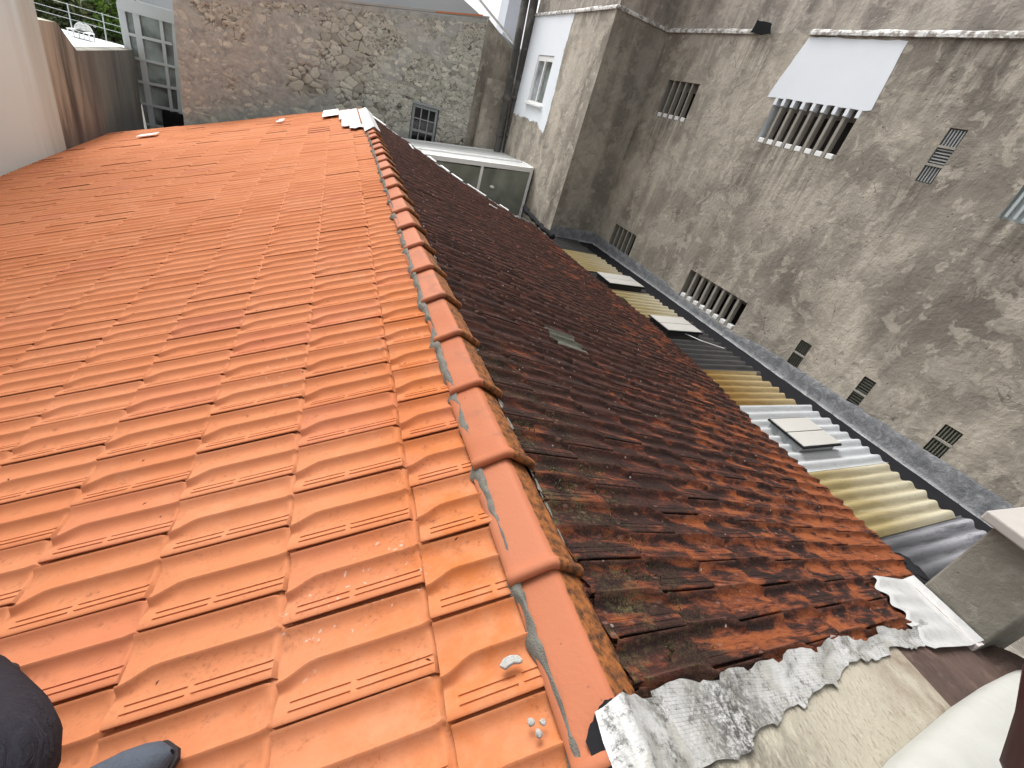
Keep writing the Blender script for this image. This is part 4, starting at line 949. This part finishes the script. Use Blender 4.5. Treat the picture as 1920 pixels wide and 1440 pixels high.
cr = MB(); cr.abox(-8, -3.87, -4, 11.05, -4.4, 7.5)
tag(cr.build('cream_building', MAT['cream']), 'tall plain cream rendered building along the low edge of the orange tiles', 'building')
an = MB(); prof = [(11.05, -4.4), (11.05, .53), (11.70, .51), (12.30, .08), (15.5, .05), (15.5, -4.4)]
an.prism([(-4.12, y, z) for y, z in prof], (.25, 0, 0))
tag(an.build('boundary_wall', MAT['annex']), 'dark streaked boundary wall stepping down behind the cream building', 'wall')
te = MB(); te.abox(-9.5, -4.13, 11.06, 17.2, -.35, -.06)
tag(te.build('terrace', MAT['terr']), 'white coated flat terrace behind the streaked wall', 'terrace')
m_ = MB(); pc = at(120, 60, (0, 16.9, 0), (0, 1, 0))
rail = thing('railing', 'thin grey wire railing at the back of the white terrace', 'railing', (-5.2, 17.1, -.06))
for x in (-6.4, -5.6, -4.9, -4.2): m_ = MB(); m_.tube([(x, 17.1, -.06), (x, 17.1, .55)], .014, 8); m_.build('post', MAT['grey_alu'], rail)
for z in (.22, .36, .53): m_ = MB(); m_.tube([(-6.6, 17.1, z), (-4.1, 17.1, z)], .007, 6); m_.build('wire', MAT['grey_alu'], rail)
for i, (x, y) in enumerate(((154, 68), (164, 71))):
    p = at(x, y, (0, 16.3, 0), (0, 1, 0)); ch = thing('garden_chair', 'white rounded plastic chair back on the terrace', 'chair', (p[0], 16.3, -.06), 'white chairs on the terrace')
    k = MB(); k.abox(p[0] - .17, p[0] + .17, 15.95, 16.3, .085, .105); k.build('seat', MAT['frame_w'], ch, bevel=.01)
    arc = [(p[0] + .13 * math.cos(t), 16.3 + .04 * math.sin(t), .08 + .17 * math.sin(t)) for t in np.linspace(0, math.pi, 12)]
    k = MB(); k.tube(arc, .012, 8); k.add([(a_[0], a_[1] + .01, a_[2]) for a_ in arc], [tuple(range(12))]); k.build('backrest', MAT['frame_w'], ch)
    for dx in (-.15, .15):
        for yy in (15.98, 16.27): k = MB(); k.tube([(p[0] + dx, yy, -.06), (p[0] + dx, yy, .09)], .014, 8); k.build('leg', MAT['frame_w'], ch)

wh = MB(); wh.abox(-5.2, -1.6, 21, 26, -4.4, 4.0)
tag(wh.build('white_house', MAT['terr']), 'plain white house wall glimpsed above the glass veranda', 'house')
# glazed veranda
gv_ = thing('glazed_veranda', 'tall grey framed glass veranda wall at the left end of the rubble building', 'veranda', (-3.4, 15.7, -4.4))
yg = 15.6; G = lambda x, y: at(x, y, (0, yg, 0), (0, 1, 0))
m_ = MB(); m_.prism([G(228, 14), G(330, 38), G(345, 262), G(280, 262)], (0, .02, 0))
m_.build('pane', MAT['glass_grey'], gv_)
for (x0, y0, x1, y1, wv) in ((226, 6, 259, 185, .14), (254, 16, 292, 262, .13), (302, 36, 330, 262, .07), (326, 30, 343, 262, .09), (258, 168, 263, 196, .05)):
    k = MB(); k.bar(G(x0, y0) - (0, .03, 0), G(x1, y1) - (0, .03, 0), wv, .07, (0, 1, 0)); k.build('mullion', MAT['grey_alu'], gv_)
for (x0, y0, x1, y1, wv) in ((240, 63, 325, 83, .06), (248, 107, 330, 126, .055), (256, 151, 336, 167, .06), (262, 192, 341, 209, .055), (276, 232, 320, 240, .05)):
    k = MB(); k.bar(G(x0, y0) - (0, .05, 0), G(x1, y1) - (0, .05, 0), wv, .06, (0, 1, 0)); k.build('rail', MAT['grey_alu'], gv_)
k = MB(); k.bar(G(222, 5) - (0, .06, 0), G(330, 34) - (0, .06, 0), .26, .10, (0, 1, 0)); k.build('fascia', MAT['grey_alu'], gv_)
k = MB(); p = G(333, 228); k.box(p - (0, .1, 0), (1, 0, 0), (0, 1, 0), (0, 0, 1), .28, .1, .22); k.build('vent_box', MAT['black'], gv_)

# ================================================================== BUSHES
def bush(name, label, c, rad, n_, mat, leaf, seed):
    r = np.random.default_rng(seed); c = np.array(c, float)
    t = thing(name, label, 'bush', (c[0], c[1], -3.0), 'bushes beyond the terrace')
    k = MB()
    for i in range(7):
        a = r.normal(0, .35, 3); k.tube([(c[0] + a[0] * .2, c[1] + a[1] * .2, -3.0), c + a * rad * .4 + (0, 0, -.4), c + a * rad], [.05, .03, .01], 6)
    k.build('stem', MAT['twig'], t)
    cl = r.normal(0, .55, (26, 3)) * rad; cl = c + cl
    ci = r.integers(0, 26, n_); P = cl[ci] + r.normal(0, .16, (n_, 3)) * rad
    d = r.normal(0, 1, (n_, 3)); d /= np.linalg.norm(d, axis=1)[:, None]; e2 = np.cross(d, r.normal(0, 1, (n_, 3))); e2 /= np.linalg.norm(e2, axis=1)[:, None]
    L = leaf * r.uniform(.6, 1.4, n_)[:, None]
    V = np.stack([P - d * L, P - e2 * L * .4, P + d * L, P + e2 * L * .4], 1).reshape(-1, 3); F = np.arange(n_ * 4).reshape(-1, 4)
    cc = np.repeat(np.clip(r.random(n_) * .6 + (r.random(26)[ci]) * .5, 0, 1), 4)
    np_mesh('foliage', V, F, mat, t, None, False, {'leaf': np.stack([cc] * 3 + [np.ones_like(cc)], -1)})
bush('bush', 'dull olive bush at the top edge beside the cream wall', (-7.0, 19.2, .55), (1.1, .8, .75), 5200, MAT['leaf_d'], .10, 1)
bush('bush', 'bright green leafy bush between the terrace and the glass veranda', (-5.25, 18.9, .45), (.55, .5, .75), 3600, MAT['leaf_l'], .09, 2)
bush('bush', 'dark hedge-like bush low behind the terrace railing', (-6.0, 18.4, -.25), (1.5, .5, .35), 3600, m_leaf("deep_leaf", (.02, .035, .012), (.07, .085, .03)), .08, 3)  # darkest leaf colour of the three bushes

# ================================================================== CHIMNEY, PARAPET, COPING
ch = thing('chimney', 'squat smooth cement chimney at the low corner of the blackened roof', 'chimney', (4.5, -.05, -.4))
m_ = MB(); m_.abox(4.19, 4.85, -.245, .105, -1.2, .30); m_.build('shaft', MAT['cement'], ch, bevel=.012)
m_ = MB(); m_.abox(4.12, 4.92, -.30, .16, .30, .36); m_.build('cap_slab', plain("pale_cap", (.36, .335, .31), .9, .1, .12, 8), ch, bevel=.01)
m_ = MB(); m_.abox(4.10, 4.16, -.25, .10, -.34, -.25); m_.build('foot_strip', plain("flaking_white", (.55, .50, .48), .9, .1, .5, 30, .9), ch)

pa = thing('parapet', 'beige roughcast parapet along the near edge of the blackened roof, brown at its low end', 'parapet', (2.4, -.5, .1))
def par(s0, s1, h, name, mat, label, y1=-1.1):
    ss = np.linspace(s0, s1, 40); P = []
    for s in ss:
        yt = ynear(s) - np.interp(s, [0, .5, 1.0, 1.3, 2.3], [.07, .07, .045, .02, .02])
        P.append([dpt(s, yt + (y1 - yt) * v, h + .008 * (fbm(np.array([[s * 6, v * 5, 1.]]), 3)[0] - .5) - .10 * (v == 1)) for v in np.linspace(0, 1, 18)])
    m_ = MB(); m_.grid(np.array(P)); m_.build(name, mat, pa, label, smooth=True)
par(-.02, 1.76, .004, 'top', MAT['stucco'], 'rough beige part'); par(1.76, 3.4, .000, 'top', MAT['wet'], 'smooth brown damp part')
m_ = MB(); m_.prism([dpt(-.05, -.32, -.06), dpt(3.6, -.20, -.06), dpt(3.6, -1.1, -.06), dpt(-.05, -1.1, -.06)], (0, 0, -1.2)); m_.build('body', MAT['conc_dark'], pa)
lump([(4.35, -.42, -.42)], [.22], 'mortar_hump', MAT['wet'], pa, 'brown rounded hump beyond the chimney', 4)
# white coping nearer the viewer
wc = thing('white_coping', 'smooth white limewashed coping in the near bottom right corner', 'coping', (2.7, -.75, .3))
P = []
for t in np.linspace(0, 1, 30):
    s = .65 + 2.6 * t; yy = np.interp(s, [.65, .85, 1.72, 2.3, 3.25], [-.60, -.535, -.455, -.415, -.37]); P.append([dpt(s, yy + .006 - a, h) for a, h in ((0, .012), (.004, .05), (.02, .085), (.06, .105), (.14, .11), (.8, .12), (.82, -.6))])
m_ = MB(); m_.grid(np.array(P)); m_.build('top', MAT['paint_white'], wc, smooth=True)
ed = thing('timber_edge', 'dark oxblood painted timber at the extreme right bottom edge', 'board', (2.6, -.72, .4))
p0, p1, p2 = (at(x, y, (2.4, 0, 0), (1, 0, 0)) for x, y in ((1921, 1275), (1911, 1360), (1886, 1445)))
m_ = MB(); m_.tube([p0 + (.12, 0, .10), p0 + (.075, 0, 0), p1 + (.062, 0, 0), p2 + (.050, 0, 0), p2 + (.03, -.1, -.05)], .03, 10); m_.build('board', MAT['oxblood'], ed, smooth=True)

# ================================================================== LOOSE BITS ON THE ORANGE TILES
nn = np.array([-st_, 0, ct])
def OR(x, y, h=0.): return at(x, y, nn * h, nn)
fk = ragged([(0, 0)], 0, lambda a, b, o: (0, 0, 0)) if False else None
P = [OR(x, y, .012) for x, y in ((937, 1252), (944, 1238), (957, 1231), (972, 1231), (981, 1240), (977, 1246), (962, 1247), (948, 1258))]
m_ = MB(); m_.prism(P, nn * .012); tag(m_.build('mortar_flake', plain("grey_flake", (.40, .39, .365), .9, .1, .3, 60, .8), bevel=.003), 'curved pale grey mortar flake lying on the orange tiles by the ridge', 'mortar flake')
for i, (x, y, r, lb) in enumerate(((996, 1354, .008, 'left of the two rounded mortar pebbles below the ridge'), (1018, 1354, .007, 'right of the two rounded mortar pebbles, nearest the ridge'), (1010, 1375, .008, 'flat pale mortar chip below the two pebbles'))):
    o = lump([OR(x, y, .012)], [r], 'pebble', plain("pebble_grey", (.36, .34, .31), .9, .1, .3, 90, .6), None, None, 20 + i); tag(o, lb, 'pebble', 'mortar pebbles on the orange tiles')
# windblown debris
V = []; F = []
for i in range(90):
    u = rng.uniform(-3.0, 1.25); v = rng.uniform(-.4, 5.5) ; hh = .0215
    c = np.array([u * ct, v, u * st_]) + nn * hh; a = rng.uniform(0, 6.3); L = rng.uniform(.004, .009); e1 = np.array([ct * math.cos(a), math.sin(a), st_ * math.cos(a)]); e2 = np.cross(nn, e1)
    b0 = len(V); V += [c - e1 * L, c - e2 * L * .35 + nn * .002, c + e1 * L, c + e2 * L * .35 + nn * .003]; F.append((b0, b0 + 1, b0 + 2, b0 + 3))
m_ = MB(); m_.add(V, F); tag(m_.build('leaf_litter', plain("dead_leaf", (.07, .03, .018), .9, .1, .4, 30, 0)), 'tiny dead leaf scraps scattered on the orange tiles', 'litter', kind='stuff')
# moss tufts beside the ridge on the dark slope
n_ = 8000; s = np.abs(rng.normal(0, .17, n_)) + .015; y = rng.uniform(-.30, 1.5, n_)
dens = fbm(np.stack([s * 9, y * 7, s * 0], -1), 3); k_ = (dens > .52) & (rng.random(n_) < np.exp(-np.maximum(y, 0) * 1.1)); s, y = s[k_], y[k_]; n_ = len(s)
Pm = np.stack([1.46 + s * ce, y, .46 - s * se + .012], -1); d = rng.normal(0, .5, (n_, 3)) + (0, 0, 1); d /= np.linalg.norm(d, axis=1)[:, None]
L = rng.uniform(.004, .013, n_)[:, None]; e2 = np.cross(d, rng.normal(0, 1, (n_, 3))); e2 /= np.linalg.norm(e2, axis=1)[:, None]
V = np.stack([Pm - e2 * .0022, Pm + e2 * .0022, Pm + d * L + e2 * .001, Pm + d * L - e2 * .001], 1).reshape(-1, 3); cc = np.repeat(rng.random(n_), 4)
mo = np_mesh('moss', V, np.arange(n_ * 4).reshape(-1, 4), MAT['moss'], None, None, False, {'leaf': np.stack([cc] * 3 + [np.ones_like(cc)], -1)})
tag(mo, 'green moss tufts growing on the blackened tiles beside the ridge', 'moss', kind='stuff')

# ================================================================== THE PERSON TAKING THE PICTURE
pe = thing('person', 'person in dark navy trousers and slate blue shoes squatting on the orange tiles', 'person', (.2, -.3, .05))
def skin(name, verts, edges, rad, mat, parent, root=0, label=None):
    me = bpy.data.meshes.new(name); o = link(name, me, parent); org = ORG[o.name]
    bm = bmesh.new(); ly = bm.verts.layers.skin.verify(); vs = []
    for p, r in zip(verts, rad):
        v = bm.verts.new(np.array(p, float) - org); v[ly].radius = (r, r) if not hasattr(r, '__len__') else r; vs.append(v)
    vs[root][ly].use_root = True
    for a_, b_ in edges: bm.edges.new((vs[a_], vs[b_]))
    bm.to_mesh(me); bm.free(); me.materials.append(mat)
    o.modifiers.new('skin', 'SKIN').use_smooth_shade = True; sd_ = o.modifiers.new('sub', 'SUBSURF'); sd_.levels = 2; sd_.render_levels = 2
    if label: o['label'] = label
    return o
def chain(n0, n): return [(i, i + 1) for i in range(n0, n0 + n)]
lk = CAM_C + ray(8, 1465) * .93; la = OR(-60, 1275, .12)          # left knee, left ankle
hip = np.array([.12, -.66, .78]); chest = np.array([.22, -.92, 1.16]); neck = np.array([.33, -.98, 1.36]); head = np.array([.40, -.98, 1.50])
ra = np.array([.30, -.17, .20]); rk = np.array([.40, -.52, .52])
BV = [hip, chest, neck, head, head + (.02, .01, .09), hip + (-.02, .10, -.03), lk, la, hip + (.04, -.09, -.03), rk, ra,
      chest + (-.12, .16, .10), (.42, -.78, 1.12), (.68, -.74, 1.46), chest + (.14, -.16, .10), (.56, -1.05, 1.15), (.76, -.80, 1.44)]
BE = [(0, 1), (1, 2), (2, 3), (3, 4), (0, 5), (5, 6), (6, 7), (0, 8), (8, 9), (9, 10), (1, 11), (11, 12), (12, 13), (1, 14), (14, 15), (15, 16)]
BR = [.09, .09, .05, .085, .07, .05, .040, .034, .05, .040, .034, .040, .034, .026, .040, .034, .026]
# fingers closed as if round a phone
for hi in (13, 16):
    hpos = np.array(BV[hi]); dirv = np.array([.10, .03, .05]) if hi == 13 else np.array([-.02, .05, .06])
    BV.append(hpos + dirv * .55); BR.append(.024); BE.append((hi, len(BV) - 1)); palm = len(BV) - 1; side = np.cross(dirv, (0, 0, 1)); side /= np.linalg.norm(side)
    for fi, (so, ln) in enumerate(((-.027, .034), (-.010, .040), (.008, .038), (.024, .030))):
        q = BV[palm] + side * so + dirv * .2; q2 = q + dirv / np.linalg.norm(dirv) * ln; q3 = q2 + np.array([0, .012, -.02])
        b0 = len(BV); BV += [q, q2, q3]; BR += [.0095, .0085, .0075]; BE += [(palm, b0), (b0, b0 + 1), (b0 + 1, b0 + 2)]
    b0 = len(BV); BV += [hpos + side * -.035 + dirv * .35, hpos + side * -.05 + dirv * .7]; BR += [.011, .009]; BE += [(hi, b0), (b0, b0 + 1)]
skin('body', BV, BE, BR, MAT['skin'], pe)
skin('trousers', [hip, hip + (-.02, .10, -.03), lk + (.0, 0, 0), (lk + la) / 2, la + (0, 0, .02), hip + (.04, -.09, -.03), rk, (rk + ra) / 2, ra + (-.02, 0, .06)], [(0, 1), (1, 2), (2, 3), (3, 4), (0, 5), (5, 6), (6, 7), (7, 8)],
     [.155, .095, .074, .070, .062, .095, .075, .066, .062], MAT['trouser'], pe)
skin('jacket', [hip + (0, 0, .03), chest, neck - (0, 0, .04), BV[11], BV[12], np.array(BV[13]) * .85 + np.array(BV[12]) * .15, BV[14], BV[15], np.array(BV[16]) * .85 + np.array(BV[15]) * .15],
     [(0, 1), (1, 2), (1, 3), (3, 4), (4, 5), (1, 6), (6, 7), (7, 8)], [.170, .185, .085, .085, .062, .047, .085, .062, .047], MAT['jacket'], pe)
skin('hair', [head + (-.02, -.02, .05), head + (.0, -.02, .12)], [(0, 1)], [.09, .07], MAT['hair'], pe)
def shoe(heel, toe, label):
    heel, toe = np.array(heel), np.array(toe); d = toe - heel; L = np.linalg.norm(d); d /= L; sd2 = np.cross(nn, d); prof = []
    T = np.linspace(0, 1, 15); P = []
    for t in T:
        wv = np.interp(t, [0, .06, .25, .5, .72, .9, .97, 1], [.012, .032, .036, .037, .045, .037, .024, .006]); h = np.interp(t, [0, .08, .3, .5, .75, .92, 1], [.06, .095, .10, .085, .058, .042, .016])
        P.append([heel + d * L * t + sd2 * wv * math.cos(a) * (1 if math.sin(a) > .1 else 1.0) + nn * (.012 + h * max(0, math.sin(a)) ** .75) for a in np.linspace(0, math.pi, 13)])
    m_ = MB(); m_.grid(np.array(P)); o = m_.build('shoe', MAT['shoe'], pe, label, smooth=True)
    S = [heel + d * L * t + sd2 * s_ * (np.interp(t, [0, .06, .25, .5, .72, .9, .97, 1], [.012, .032, .036, .037, .045, .037, .024, .006]) + .004) for s_, tt in ((1, T), (-1, T[::-1])) for t in tt]
    m_ = MB(); m_.prism([p - nn * .004 + d * .004 for p in S], nn * .012); m_.build('sole', MAT['sole'], o)
shoe(np.array([.27, -.165, .27 * math.tan(TH) + .022]), np.array([.52, -.105, .52 * math.tan(TH) + .022]), 'slate blue shoe pointing to the ridge')
tp = OR(30, 1272, .03); shoe(tp - np.array([.27, -.03, .27 * math.tan(TH)]), tp, 'other shoe, only its dark tip seen')
